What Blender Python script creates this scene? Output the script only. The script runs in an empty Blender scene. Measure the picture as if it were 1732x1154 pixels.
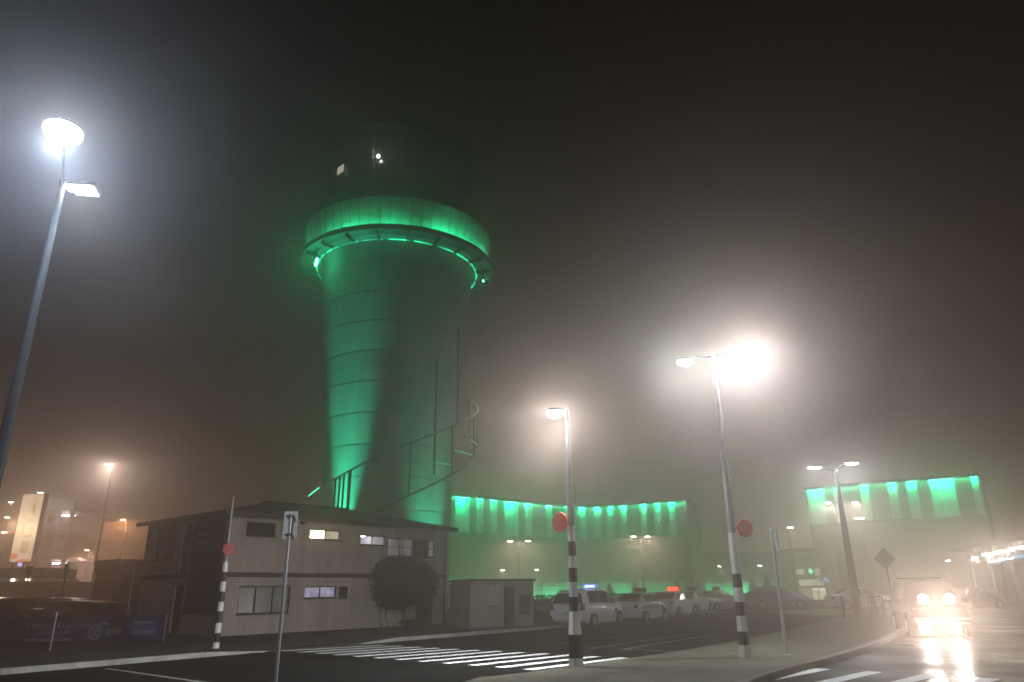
import bpy, math, random
from mathutils import Vector, Matrix
random.seed(7)
S = bpy.context.scene
C = S.collection
R = math.radians

# ------------------------------------------------------------------ camera
FPX, PITCH, ROLL, EYE = 1205.05, 19.215, -0.572, 1.70
PW, PH = 1732.0, 1154.0
_p, _r = R(PITCH), R(ROLL)
FWD = Vector((0, math.cos(_p), math.sin(_p)))
_r0 = Vector((1, 0, 0)); _u0 = _r0.cross(FWD)
RT = _r0 * math.cos(_r) + _u0 * math.sin(_r)
UP = -_r0 * math.sin(_r) + _u0 * math.cos(_r)
EYEP = Vector((0, 0, EYE))
cam = bpy.data.cameras.new("camera")
co = bpy.data.objects.new("camera", cam); C.objects.link(co)
m3 = Matrix((RT, UP, -FWD)).transposed()
co.matrix_world = Matrix.Translation(EYEP) @ m3.to_4x4()
cam.sensor_width = 36; cam.sensor_fit = 'HORIZONTAL'; cam.lens = FPX / PW * 36
cam.clip_start = 0.05; cam.clip_end = 2000
S.camera = co

def ray(x, y): return FWD * FPX + RT * (x - PW / 2) - UP * (y - PH / 2)
def G(x, y, z=0.0):                      # survey: point of the photo lying at height z
    d = ray(x, y); t = (z - EYE) / d.z
    return EYEP + d * t
def at(x, y, Y):                         # survey: point of the photo at a known distance
    d = ray(x, y); return EYEP + d * (Y / d.y)
def proj(P):
    v = Vector(P) - EYEP; c = v.dot(FWD)
    return PW / 2 + FPX * v.dot(RT) / c, PH / 2 - FPX * v.dot(UP) / c
def top(P, ypx):                         # height above the ground point P seen at row ypx
    lo, hi = -1, 90
    for _ in range(50):
        m = (lo + hi) / 2
        if proj((P[0], P[1], m))[1] > ypx: lo = m
        else: hi = m
    return m

# ------------------------------------------------------------------ materials
def mat(name, col, rough=.6, var=.15, scale=6.0, metal=0.0, bump=0.0, bscale=40.0, spec=.5, rvar=0.0, coat=0.0):
    m = bpy.data.materials.new(name); m.use_nodes = True
    nt = m.node_tree; n = nt.nodes; l = nt.links
    b = n["Principled BSDF"]
    b.inputs['Roughness'].default_value = rough; b.inputs['Metallic'].default_value = metal
    b.inputs['Specular IOR Level'].default_value = spec
    if coat: b.inputs['Coat Weight'].default_value = coat; b.inputs['Coat Roughness'].default_value = .08
    tc = n.new('ShaderNodeTexCoord'); nz = n.new('ShaderNodeTexNoise')
    nz.inputs['Scale'].default_value = scale; nz.inputs['Detail'].default_value = 6; nz.inputs['Roughness'].default_value = .62
    l.new(tc.outputs['Object'], nz.inputs['Vector'])
    cr = n.new('ShaderNodeValToRGB')
    lo = [max(0, c * (1 - var)) for c in col]; hi = [min(1, c * (1 + var)) for c in col]
    cr.color_ramp.elements[0].position = .3; cr.color_ramp.elements[1].position = .7
    cr.color_ramp.elements[0].color = (*lo, 1); cr.color_ramp.elements[1].color = (*hi, 1)
    l.new(nz.outputs['Fac'], cr.inputs['Fac']); l.new(cr.outputs['Color'], b.inputs['Base Color'])
    if rvar:
        mr = n.new('ShaderNodeMapRange'); mr.inputs['From Min'].default_value = .35; mr.inputs['From Max'].default_value = .65
        mr.inputs['To Min'].default_value = max(.03, rough - rvar); mr.inputs['To Max'].default_value = min(1, rough + rvar)
        nz3 = n.new('ShaderNodeTexNoise'); nz3.inputs['Scale'].default_value = scale * .45; nz3.inputs['Detail'].default_value = 5
        l.new(tc.outputs['Object'], nz3.inputs['Vector'])
        l.new(nz3.outputs['Fac'], mr.inputs['Value']); l.new(mr.outputs['Result'], b.inputs['Roughness'])
    if bump:
        nz2 = n.new('ShaderNodeTexNoise'); nz2.inputs['Scale'].default_value = bscale; nz2.inputs['Detail'].default_value = 3
        l.new(tc.outputs['Object'], nz2.inputs['Vector'])
        bp = n.new('ShaderNodeBump'); bp.inputs['Strength'].default_value = bump; bp.inputs['Distance'].default_value = .02
        l.new(nz2.outputs['Fac'], bp.inputs['Height']); l.new(bp.outputs['Normal'], b.inputs['Normal'])
    return m

def weather(m, amount=.25, sx=3.0, sz=.25):          # rain streaks and blotches that belong to the surface
    nt = m.node_tree; n = nt.nodes; l = nt.links; b = n['Principled BSDF']
    tc = n.new('ShaderNodeTexCoord'); mp = n.new('ShaderNodeMapping'); mp.inputs['Scale'].default_value = (sx, sx, sz)
    nz = n.new('ShaderNodeTexNoise'); nz.inputs['Scale'].default_value = 1.0; nz.inputs['Detail'].default_value = 8; nz.inputs['Roughness'].default_value = .7
    l.new(tc.outputs['Object'], mp.inputs['Vector']); l.new(mp.outputs['Vector'], nz.inputs['Vector'])
    mr = n.new('ShaderNodeMapRange'); mr.inputs['From Min'].default_value = .38; mr.inputs['From Max'].default_value = .66; mr.inputs['To Min'].default_value = 1 - amount; mr.inputs['To Max'].default_value = 1.0
    l.new(nz.outputs['Fac'], mr.inputs['Value'])
    mx = n.new('ShaderNodeMix'); mx.data_type = 'RGBA'; mx.blend_type = 'MULTIPLY'; mx.inputs['Factor'].default_value = 1
    src = b.inputs['Base Color'].links[0].from_socket
    l.new(src, mx.inputs['A']); l.new(mr.outputs['Result'], mx.inputs['B']); l.new(mx.outputs['Result'], b.inputs['Base Color'])
    return m
def wear(m, under, scale=9.0, lo=.44, hi=.60):        # paint rubbed through to the surface below
    nt = m.node_tree; n = nt.nodes; l = nt.links; b = n['Principled BSDF']
    tc = n.new('ShaderNodeTexCoord'); nz = n.new('ShaderNodeTexNoise'); nz.inputs['Scale'].default_value = scale; nz.inputs['Detail'].default_value = 9; nz.inputs['Roughness'].default_value = .75
    l.new(tc.outputs['Object'], nz.inputs['Vector'])
    mr = n.new('ShaderNodeMapRange'); mr.inputs['From Min'].default_value = lo - .12; mr.inputs['From Max'].default_value = lo
    l.new(nz.outputs['Fac'], mr.inputs['Value'])
    mx = n.new('ShaderNodeMix'); mx.data_type = 'RGBA'; src = b.inputs['Base Color'].links[0].from_socket
    l.new(mr.outputs['Result'], mx.inputs['Factor']); mx.inputs['A'].default_value = (*under, 1); l.new(src, mx.inputs['B']); l.new(mx.outputs['Result'], b.inputs['Base Color'])
    return m

def emit(name, col, strength, var=0.0, scale=3.0):
    m = bpy.data.materials.new(name); m.use_nodes = True
    nt = m.node_tree; n = nt.nodes; l = nt.links
    b = n["Principled BSDF"]
    b.inputs['Base Color'].default_value = (.4, .4, .4, 1); b.inputs['Roughness'].default_value = .4
    b.inputs['Emission Color'].default_value = (*col, 1); b.inputs['Emission Strength'].default_value = strength
    if var:
        tc = n.new('ShaderNodeTexCoord'); nz = n.new('ShaderNodeTexNoise'); nz.inputs['Scale'].default_value = scale
        l.new(tc.outputs['Object'], nz.inputs['Vector'])
        mr = n.new('ShaderNodeMapRange'); mr.inputs['From Min'].default_value = .35; mr.inputs['From Max'].default_value = .65
        mr.inputs['To Min'].default_value = strength * (1 - var); mr.inputs['To Max'].default_value = strength * (1 + var)
        l.new(nz.outputs['Fac'], mr.inputs['Value']); l.new(mr.outputs['Result'], b.inputs['Emission Strength'])
    return m

GREEN = (.015, 1.0, .40)
M = {}
M['asphalt'] = mat('asphalt', (.0125, .013, .013), .8, .35, .9, bump=.6, bscale=55, rvar=.1, spec=.03)
M['wet_asphalt'] = mat('wet_asphalt', (.012, .012, .013), .40, .4, .8, bump=1.0, bscale=9, rvar=.15, spec=.045)
M['verge'] = mat('verge', (.010, .011, .008), .95, .5, 2.5, bump=1.0, bscale=30)
M['pave'] = mat('pave', (.115, .106, .068), .8, .28, 1.4, bump=.7, bscale=60)
M['kerb'] = mat('kerb', (.46, .46, .42), .75, .25, 2.2, bump=.4, bscale=30)
M['kerb_wet'] = mat('kerb_wet', (.06, .055, .05), .45, .3, 2.2, bump=.4, bscale=30)
M['paint'] = mat('road_paint', (.74, .74, .72), .6, .2, 3.5, bump=.4, bscale=60)
M['paint_worn'] = mat('road_paint_worn', (.22, .22, .19), .7, .45, 5.0)
M['pole_white'] = mat('pole_white', (.80, .78, .75), .5, .1, 4.0)
M['pole_black'] = mat('pole_black', (.014, .014, .015), .5, .3, 4.0)
M['galv'] = mat('galvanised', (.33, .33, .34), .45, .15, 8.0, metal=.6)
M['galv_dark'] = mat('galvanised_dark', (.16, .155, .15), .55, .2, 8.0, metal=.3)
M['disc'] = mat('orange_disc', (.85, .07, .025), .5, .08, 6.0)
M['red_disc'] = mat('red_disc', (.30, .006, .006), .5, .1, 6.0)
M['wall'] = mat('render_wall', (.56, .48, .41), .9, .10, .8, bump=.25, bscale=18)
M['roof'] = mat('roof_iron', (.06, .05, .045), .6, .2, 1.5)
M['trim'] = mat('dark_trim', (.05, .038, .034), .6, .2, 3.0)
M['frame'] = mat('window_frame', (.035, .03, .028), .5, .15, 4.0)
M['glass'] = mat('dark_glass', (.012, .013, .014), .06, .2, 1.0, spec=.7)
M['blind'] = mat('pale_blind_behind_glass', (.30, .32, .29), .15, .25, 1.3, spec=.6)
M['door'] = mat('door_red', (.035, .012, .011), .5, .2, 3.0)
M['poster'] = mat('poster', (.075, .07, .08), .5, .45, .9)
M['poster_dark'] = mat('poster_dark', (.022, .013, .014), .5, .5, 1.2)
M['poster_sky'] = mat('poster_sky', (.045, .07, .11), .5, .3, 1.2)
M['ink'] = mat('white_ink', (.35, .35, .37), .6, .1, 5.0)
M['banner'] = mat('banner_blue', (.012, .016, .075), .45, .2, 2.0)
M['banner_logo'] = mat('banner_blue_panel', (.02, .025, .16), .45, .2, 2.0)
M['ink_blue'] = mat('banner_ink', (.28, .28, .36), .6, .15, 5.0)
M['ink_green'] = mat('banner_ink_green', (.16, .2, .15), .6, .25, 5.0)
M['conc'] = mat('tower_concrete', (.36, .37, .36), .85, .10, .35, bump=.2, bscale=8)
M['conc_dark'] = mat('joint', (.05, .055, .05), .9, .2, 1.0)
M['steel_dark'] = mat('dark_steel', (.045, .05, .048), .6, .2, 2.0)
M['panel'] = mat('white_panel', (.55, .57, .55), .6, .08, .6)
M['cab_glass'] = mat('cab_glass', (.02, .024, .024), .1, .2, .5, spec=.6)
M['soffit'] = mat('soffit', (.18, .19, .18), .8, .12, 1.0)
M['shed'] = mat('shed_board', (.27, .245, .22), .85, .14, 1.2)
M['leaf'] = mat('leaf', (.028, .034, .021), .75, .45, 2.2)
M['leaf_far'] = mat('leaf_far', (.05, .06, .035), .8, .4, 2.0)
M['bark'] = mat('bark', (.05, .04, .032), .9, .3, 8.0)
M['car_white'] = mat('car_white', (.80, .81, .82), .28, .05, 3.0, coat=.5)
M['car_silver'] = mat('car_silver', (.36, .38, .42), .3, .06, 3.0, metal=.5, coat=.5)
M['car_blue'] = mat('car_blue', (.16, .21, .30), .3, .06, 3.0, metal=.3, coat=.5)
M['car_black'] = mat('car_black', (.012, .012, .013), .22, .15, 3.0, coat=.6)
M['car_red'] = mat('car_maroon', (.035, .010, .010), .25, .15, 3.0, coat=.6)
M['car_glass'] = mat('car_glass', (.012, .014, .015), .08, .2, 2.0, spec=.7)
M['tyre'] = mat('tyre', (.012, .012, .012), .8, .2, 6.0)
M['rim'] = mat('rim', (.38, .38, .39), .35, .12, 6.0, metal=.7)
M['plastic'] = mat('black_plastic', (.02, .02, .02), .6, .2, 6.0)
M['tail'] = mat('tail_lamp', (.17, .010, .011), .25, .15, 6.0)
M['decal'] = mat('decal_blue', (.05, .09, .2), .4, .2, 6.0)
M['decal_dark'] = mat('decal_dark', (.03, .03, .035), .4, .2, 6.0)
M['plate'] = mat('plate', (.55, .55, .5), .5, .1, 6.0)
M['sign_back'] = mat('sign_back', (.50, .47, .46), .55, .1, 5.0)
M['rust'] = mat('rusty_steel', (.10, .06, .045), .7, .3, 5.0)
M['far_wall'] = mat('far_wall', (.30, .29, .27), .85, .12, .4)
M['low_wall'] = mat('low_dark_wall', (.055, .042, .036), .8, .2, .6)
M['terminal'] = mat('terminal_cladding', (.11, .113, .11), .7, .08, .3)
M['interior'] = mat('room_plaster', (.46, .44, .47), .9, .06, 1.0)
M['led_green'] = emit('led_green', GREEN, 300)
M['eave_fill'] = emit('eave_fill_green', GREEN, 190, .5, .15)
M['led_ring'] = emit('led_ring_green', GREEN, 66, .75, .35)
M['led_ring_in'] = emit('led_inner_green', GREEN, 2.2, .8, .45)
M['led_ground'] = emit('led_ground_green', (.02, 1.0, .45), 60, .5, .2)
M['tread_glow'] = emit('tread_glow_green', (.10, 1.0, .62), .9)
M['flood_green'] = emit('flood_green', (.05, 1.0, .42), 60)
M['lens_white'] = emit('lens_white', (1.0, .97, .92), 60)
M['lens_cool'] = emit('lens_cool', (.72, .86, 1.0), 60)
M['lens_warm'] = emit('lens_warm', (1.0, .80, .62), 40)
M['lens_orange'] = emit('lens_orange', (1.0, .5, .2), 40)
M['win_warm'] = emit('lit_blind', (1.0, .86, .55), 14, .25, 1.5)
M['win_dim'] = emit('dim_blind', (1.0, .86, .60), .4, .4, 2.0)
M['win_lilac'] = emit('lilac_curtain', (.62, .58, .88), .45, .35, 5.0)
M['tube'] = emit('fluorescent', (.95, .95, 1.0), 40.0)
M['bill'] = emit('billboard_cream', (1.0, .74, .46), .95, .2, .8)
M['bill_dark'] = emit('billboard_motif', (.85, .52, .30), .55, .3, .8)
M['bill_red'] = emit('billboard_red', (1.0, .18, .08), .9, .2, .8)
M['bill_blue'] = emit('billboard_blue', (.45, .5, 1.0), 2.2)
M['taxi_blue'] = emit('taxi_sign_blue', (.06, .16, 1.0), 1.5)
M['taxi_text'] = emit('taxi_sign_text', (.75, .85, 1.0), 3.0)
M['taxi_red'] = emit('taxi_sign_red', (1.0, .05, .025), 2.6)
M['head'] = emit('headlamp', (1.0, .90, .80), 6)
M['entrance'] = emit('lit_entrance', (1.0, .98, .72), .8, .35, .5)
M['entrance_bright'] = emit('lit_entrance_bright', (1.0, .98, .85), 2.2)
M['sign_green'] = emit('sign_green', (.06, 1.0, .45), 3.2)
M['sign_blue'] = emit('sign_blue', (.35, .42, 1.0), 1.5)
M['sign_white'] = emit('sign_white', (.8, .9, 1.0), 4.5)
M['sign_cyan'] = emit('sign_cyan', (.25, .75, 1.0), 1.2)
M['sign_dark_blue'] = emit('sign_dark_blue', (.15, .25, .6), .15)
M['cab_lit'] = emit('cab_window_lit', (1.0, .88, .68), .75)
M['cab_lamp'] = emit('cab_lamp', (.9, 1.0, .92), 60)

weather(M['wall'], .30, 2.2, .3); weather(M['conc'], .34, 1.3, .12); weather(M['shed'], .3, 3.0, .4); weather(M['terminal'], .3, .8, .1)
weather(M['pave'], .35, 1.1, 1.0); weather(M['asphalt'], .45, .5, .5); weather(M['pole_white'], .22, 9.0, 1.2); weather(M['kerb'], .4, 1.5, 1.5); weather(M['roof'], .3, 1.2, .5); weather(M['panel'], .2, 1.4, .2)
wear(M['paint'], (.05, .05, .05)); wear(M['pole_white'], (.2, .19, .18), 22.0, .38); wear(M['pole_black'], (.05, .05, .05), 22.0, .40); wear(M['kerb'], (.10, .10, .09), 6.0, .42)
M['mirror_fin'] = mat('reflector_fin', (.86, .88, .86), .3, .04, 2.0, metal=.9)  # mirror metal added on the bay sides to spread the led light
M['dark_curtain'] = mat('dark_curtain_wall', (.07, .072, .07), .5, .2, .4, spec=.15)
M['galv_pole'] = mat('dimmed_pole', (.10, .10, .105), .55, .15, 8.0, metal=.3)  # galvanised, darkened in colour so the left pole looks less lit
# ------------------------------------------------------------------ mesh builder
class MB:
    def __init__(s): s.v = []; s.f = []; s.mi = []; s.cur = 0
    def add(s, vs, fs):
        o = len(s.v); s.v += [tuple(v) for v in vs]
        for f in fs: s.f.append([o + i for i in f]); s.mi.append(s.cur)
        return s
    def box(s, c, d, rz=0.0, rx=0.0, ry=0.0):
        hx, hy, hz = d[0] / 2, d[1] / 2, d[2] / 2
        rot = Matrix.Rotation(rz, 3, 'Z') @ Matrix.Rotation(ry, 3, 'Y') @ Matrix.Rotation(rx, 3, 'X')
        vs = [Vector(c) + rot @ Vector((x, y, z)) for x in (-hx, hx) for y in (-hy, hy) for z in (-hz, hz)]
        return s.add(vs, [(0, 1, 3, 2), (4, 6, 7, 5), (0, 4, 5, 1), (2, 3, 7, 6), (0, 2, 6, 4), (1, 5, 7, 3)])
    def box2(s, a, b):
        return s.box([(a[i] + b[i]) / 2 for i in range(3)], [abs(b[i] - a[i]) for i in range(3)])
    def tube(s, path, rad, n=8, cap=True):
        path = [Vector(p) for p in path]; k = len(path)
        rads = rad if isinstance(rad, (list, tuple)) else [rad] * k
        vs = []; fs = []
        for i, p in enumerate(path):
            t = (path[min(i + 1, k - 1)] - path[max(i - 1, 0)])
            t = t.normalized() if t.length > 1e-9 else Vector((0, 0, 1))
            a = t.cross(Vector((0, 0, 1)))
            if a.length < 1e-3: a = Vector((1, 0, 0))
            a.normalize(); b = t.cross(a)
            for j in range(n):
                w = 2 * math.pi * (j + .5) / n
                vs.append(p + (a * math.cos(w) + b * math.sin(w)) * rads[i])
        for i in range(k - 1):
            for j in range(n):
                fs.append((i * n + j, i * n + (j + 1) % n, (i + 1) * n + (j + 1) % n, (i + 1) * n + j))
        if cap: fs.append(tuple(range(n - 1, -1, -1))); fs.append(tuple((k - 1) * n + j for j in range(n)))
        return s.add(vs, fs)
    def lathe(s, prof, n=24, a0=0.0, a1=2 * math.pi, ctr=(0, 0, 0), axis='z'):
        full = abs(a1 - a0 - 2 * math.pi) < 1e-6; m = n if full else n + 1
        vs = []; fs = []
        for (r, z) in prof:
            for j in range(m):
                w = a0 + (a1 - a0) * j / n
                if axis == 'z': q = (r * math.cos(w), r * math.sin(w), z)
                elif axis == 'y': q = (r * math.cos(w), z, r * math.sin(w))
                else: q = (z, r * math.cos(w), r * math.sin(w))
                vs.append((q[0] + ctr[0], q[1] + ctr[1], q[2] + ctr[2]))
        for i in range(len(prof) - 1):
            for j in range(n):
                j2 = (j + 1) % m
                fs.append((i * m + j, i * m + j2, (i + 1) * m + j2, (i + 1) * m + j))
        return s.add(vs, fs)
    def prism(s, poly, z0, z1):
        n = len(poly)
        vs = [(p[0], p[1], z0) for p in poly] + [(p[0], p[1], z1) for p in poly]
        fs = [tuple(range(n - 1, -1, -1)), tuple(range(n, 2 * n))]
        fs += [(i, (i + 1) % n, n + (i + 1) % n, n + i) for i in range(n)]
        return s.add(vs, fs)
    def quad(s, a, b, c, d): return s.add([a, b, c, d], [(0, 1, 2, 3)])
    def build(s, name, mats, parent=None, smooth=30):
        me = bpy.data.meshes.new(name); me.from_pydata(s.v, [], s.f)
        if not isinstance(mats, (list, tuple)): mats = [mats]
        for m in mats: me.materials.append(m)
        for p, i in zip(me.polygons, s.mi): p.material_index = i
        if smooth:
            me.polygons.foreach_set('use_smooth', [True] * len(me.polygons))
            me.set_sharp_from_angle(angle=R(smooth))
        me.update()
        o = bpy.data.objects.new(name, me); C.objects.link(o)
        if parent: o.parent = parent
        return o

def tag(o, label=None, cat=None, group=None, kind=None):
    if label: o['label'] = label
    if cat: o['category'] = cat
    if group: o['group'] = group
    if kind: o['kind'] = kind
    return o
def thing(name, loc, label, cat, rz=0.0, group=None):
    o = bpy.data.objects.new(name, None); C.objects.link(o)
    o.location = loc; o.rotation_euler = (0, 0, rz); o.empty_display_size = .3
    return tag(o, label, cat, group)
def struct(name, mb, m, smooth=30): return tag(mb.build(name, m, smooth=smooth), kind='structure')
def copy_tree(o, parent=None):
    c = o.copy(); C.objects.link(c); c.parent = parent
    for ch in [x for x in bpy.data.objects if x.parent == o]: copy_tree(ch, c)
    return c
def light(kind, loc, power, col, parent=None, radius=.06, aim=None, cone=60, blend=.6, name=None):
    d = bpy.data.lights.new(name or 'lamp_light', kind); d.energy = power; d.color = col
    d.shadow_soft_size = radius
    o = bpy.data.objects.new(name or 'lamp_light', d); C.objects.link(o); o.location = loc
    if kind == 'SPOT': d.spot_size = R(cone); d.spot_blend = blend
    if aim is not None: o.rotation_euler = (Vector(aim) - Vector(loc)).to_track_quat('-Z', 'Y').to_euler()
    if parent: o.parent = parent
    return o
def luminaire(parent, loc, power, col, aim=None, cone=150, glow=0, pt=.02, radius=.08, tilt=(0, 0, -1)):
    loc = Vector(loc); aim = loc + Vector(aim if aim is not None else (0, 0, -1))
    light('SPOT', loc, power, col, parent, radius, aim=aim, cone=cone, blend=1.0)
    if glow:                              # light leaving the lens sideways, cut off above it
        light('SPOT', loc, glow, col, parent, radius, aim=loc + Vector(tilt), cone=178, blend=.15)
        light('POINT', loc, glow * pt, col, parent, radius)
def text_mesh(name, s, size, m, parent, loc, rot, ext=.003, align='LEFT', sx=1.0):
    cu = bpy.data.curves.new(name, 'FONT'); cu.body = s; cu.size = size; cu.extrude = ext; cu.align_x = align
    t = bpy.data.objects.new(name, cu); C.objects.link(t)
    dg = bpy.context.evaluated_depsgraph_get(); dg.update()
    me = bpy.data.meshes.new_from_object(t.evaluated_get(dg)); bpy.data.objects.remove(t); bpy.data.curves.remove(cu)
    me.materials.clear(); me.materials.append(m)
    o = bpy.data.objects.new(name, me); C.objects.link(o); o.location = loc; o.rotation_euler = rot; o.scale = (sx, 1, 1)
    if parent: o.parent = parent
    return o
def leaf_cloud(mb, ctr, rad, n, size, seed, squash=1.0, lump=.25, shell=.55):
    rg = random.Random(seed)
    lumps = [Vector((rg.gauss(0, 1), rg.gauss(0, 1), rg.gauss(0, 1))).normalized() for _ in range(12)]
    for _ in range(n):
        d = Vector((rg.gauss(0, 1), rg.gauss(0, 1), rg.gauss(0, 1))).normalized()
        k = 1 + lump * (max(d.dot(q) for q in lumps) - .75) + rg.uniform(-.04, .04)
        r = (shell + (1 - shell) * rg.random()) * k
        c = Vector((ctr[0] + d.x * rad[0] * r, ctr[1] + d.y * rad[1] * r, ctr[2] + d.z * rad[2] * r))
        a = Vector((rg.gauss(0, 1), rg.gauss(0, 1), rg.gauss(0, 1))).normalized()
        b = a.cross(Vector((rg.gauss(0, 1), rg.gauss(0, 1), rg.gauss(0, 1)))).normalized()
        s_ = size * rg.uniform(.6, 1.3)
        mb.add([c - a * s_, c + b * s_ * .45, c + a * s_, c - b * s_ * .45], [(0, 1, 2, 3)])
    return mb

# ------------------------------------------------------------------ ground, roads, kerbs, markings
g = MB(); g.quad((-170, -60, 0), (170, -60, 0), (170, 190, 0), (-170, 190, 0)); struct('road', g, M['asphalt'])

def P2(x, y): v = G(x, y); return (v.x, v.y)
def offset_line(pts, d):
    out = []
    for i, p in enumerate(pts):
        a = Vector(pts[max(i - 1, 0)]); b = Vector(pts[min(i + 1, len(pts) - 1)])
        t = (b - a).normalized(); n = Vector((-t.y, t.x)); out.append((p[0] + n.x * d, p[1] + n.y * d))
    return out
def strip(mb, pts, w0, w1, z0, z1):
    a = offset_line(pts, w0); b = offset_line(pts, w1)
    n = len(pts)
    vs = [(p[0], p[1], z) for p in a for z in (z0, z1)] + [(p[0], p[1], z) for p in b for z in (z0, z1)]
    k = 2 * n; fs = []
    for i in range(n - 1):
        A, B = 2 * i, 2 * i + 2
        fs += [(A, B, B + 1, A + 1), (k + A, k + A + 1, k + B + 1, k + B), (A + 1, B + 1, k + B + 1, k + A + 1)]
    fs += [(0, 1, k + 1, k), (2 * n - 2, k + 2 * n - 2, k + 2 * n - 1, 2 * n - 1)]
    mb.add(vs, fs)
def arc_pts(pts, n=6):                   # Catmull-Rom through ground points
    out = []
    q = [pts[0]] + list(pts) + [pts[-1]]
    for i in range(1, len(q) - 2):
        p0, p1, p2, p3 = [Vector(x) for x in q[i - 1:i + 3]]
        for j in range(n):
            t = j / n
            v = .5 * ((2 * p1) + (p2 - p0) * t + (2 * p0 - 5 * p1 + 4 * p2 - p3) * t * t + (3 * p1 - p0 - 3 * p2 + p3) * t ** 3)
            out.append((v.x, v.y))
    out.append(tuple(pts[-1])); return out

K0, K1, K2, K3 = P2(0, 1142), P2(425, 1105), P2(612, 1090), P2(932, 1064)
dk = (Vector(K1) - Vector(K0)).normalized()
KL = tuple(Vector(K0) - dk * 30)
dt = Vector((.53, .85)).normalized()
K4 = tuple(Vector(K3) + dt * 60)
far_edge = [KL, K0, K1, K2, K3, K4]
# verge and yard behind the kerb on the left
yard = [KL, K0, K1, K2, K3, K4, (-20, 110), (-120, 110), (-120, 0)]
yard = [tuple(p) for p in offset_line(far_edge, .16)] + [(-12, 112), (-130, 112), (-130, -20)]
g = MB(); g.prism(yard, -.05, .10); struct('verge', g, M['verge'])
def ramp_strip(mb, pts, zs_, w0, w1, joint=2.4, gap=.018):
    P_, Z_ = [], []
    for i in range(len(pts) - 1):                      # kerb stones with open joints between them
        a, b = Vector(pts[i]), Vector(pts[i + 1]); n_ = max(1, round((b - a).length / joint))
        for k in range(n_): P_.append((a.lerp(b, k / n_), a.lerp(b, (k + 1) / n_))); Z_.append((zs_[i] + (zs_[i + 1] - zs_[i]) * k / n_, zs_[i] + (zs_[i + 1] - zs_[i]) * (k + 1) / n_))
    for (a, b), z_ in zip(P_, Z_):
        d = (b - a).normalized() * gap / 2; kerb_stone(mb, [tuple(a + d), tuple(b - d)], z_, w0, w1)
def kerb_stone(mb, pts, zs_, w0, w1):
    a = offset_line(pts, w0); b = offset_line(pts, w1)
    for i in range(len(pts) - 1):
        p, q, r_, t_ = a[i], a[i + 1], b[i + 1], b[i]; z0_, z1_ = zs_[i], zs_[i + 1]
        mb.add([(*p, -.02), (*q, -.02), (*r_, -.02), (*t_, -.02), (*p, z0_), (*q, z1_), (*r_, z1_), (*t_, z0_)], [(0, 1, 5, 4), (2, 3, 7, 6), (4, 5, 6, 7), (1, 2, 6, 5), (3, 0, 4, 7)])
vK0, vK1, vK2, vK3 = Vector(K0), Vector(K1), Vector(K2), Vector(K3)
g = MB(); ramp_strip(g, [KL, K0, tuple(vK1 - dk * 1.5), K1, tuple(vK1 + dk * .6)], [.125, .125, .125, .05, .02], 0, .17); struct('kerb', g, M['kerb'])
e2 = (vK3 - vK2).normalized(); dropped = [tuple(vK1 + dk * .62), tuple(vK2 - e2 * .3), K2]
g = MB(); ramp_strip(g, dropped, [.014, .014, .014], 0, .17); struct('kerb', g, M['kerb_wet'])
far_kerb = [K2, tuple(vK2 + e2 * 1.6)] + [tuple(vK2.lerp(vK3, f)) for f in (.35, .6, .8)] + arc_pts([K3, tuple(vK3 + dt * 6), tuple(vK3 + dt * 25)], 4)
g = MB(); ramp_strip(g, far_kerb, [.02, .125] + [.125] * (len(far_kerb) - 2), 0, .17); struct('kerb', g, M['kerb'])
# pavement island in front with its rounded nose
def P3(x, y): v = G(x, y, .128); return (v.x, v.y)
isl_front = [P3(640, 1290), P3(775, 1156), P3(895, 1137), P3(1060, 1114), P3(1156, 1100), P3(1240, 1085), P3(1330, 1066), P3(1400, 1049), P3(1440, 1037)]
isl_back = [P3(1520, 1040), P3(1537, 1046), P3(1543, 1053), P3(1532, 1063), P3(1486, 1086), P3(1414, 1110), P3(1330, 1132), P3(1262, 1156), P3(1180, 1200), P3(1120, 1290)]
island = arc_pts(isl_front, 3) + arc_pts(isl_back, 5)
g = MB(); g.prism(offset_line(island, -.0), -.05, .128); struct('pavement', g, M['pave'])
g = MB(); strip(g, arc_pts(isl_back, 5), -.01, -.17, -.02, .14); struct('kerb', g, M['kerb_wet'])
g = MB(); strip(g, arc_pts(isl_back, 5), -.18, -.55, -.02, .012); struct('gutter', g, M['wet_asphalt'])
# wet carriageway on the right, sheet above the main asphalt
wet = offset_line(arc_pts(isl_back, 5), -.56)[::-1] + [(14.5, 60), (60, 60), (60, -10), (2.0, -10)]
wet = [(p[0], p[1]) for p in wet]
g = MB(); n = len(wet); g.add([(p[0], p[1], .004) for p in wet], [tuple(range(n))]); o = struct('road', g, M['wet_asphalt'])

def bar(mb, a, b, w, z=.006):
    a = Vector(a); b = Vector(b); t = (b - a).normalized(); n = Vector((-t.y, t.x)) * w / 2
    mb.quad((a.x - n.x, a.y - n.y, z), (b.x - n.x, b.y - n.y, z), (b.x + n.x, b.y + n.y, z), (a.x + n.x, a.y + n.y, z))
g = MB()
A1, B1 = Vector(P2(893, 1133.5)), Vector(P2(1056, 1113))
A12, B12 = Vector(P2(477, 1101.5)), Vector(P2(650, 1091.5))
for i in range(12):
    t = i / 11
    bar(g, A1.lerp(A12, t), B1.lerp(B12, t), .31)
struct('road_markings', g, M['paint'])
g = MB()
st = (Vector(P2(1368, 1154)) - Vector(P2(1270, 1154)))
c0, c1 = Vector(P2(1262, 1157)), Vector(P2(1393, 1132))
c0 = c0 + (c0 - c1) * .35
stp = (A1 - A12) / 11
for i in range(9):
    d = stp.normalized() * (1.03 * i)
    bar(g, c0 + d, c1 + d, .33, .010)
struct('road_markings', g, M['paint'])
g = MB()
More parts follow.
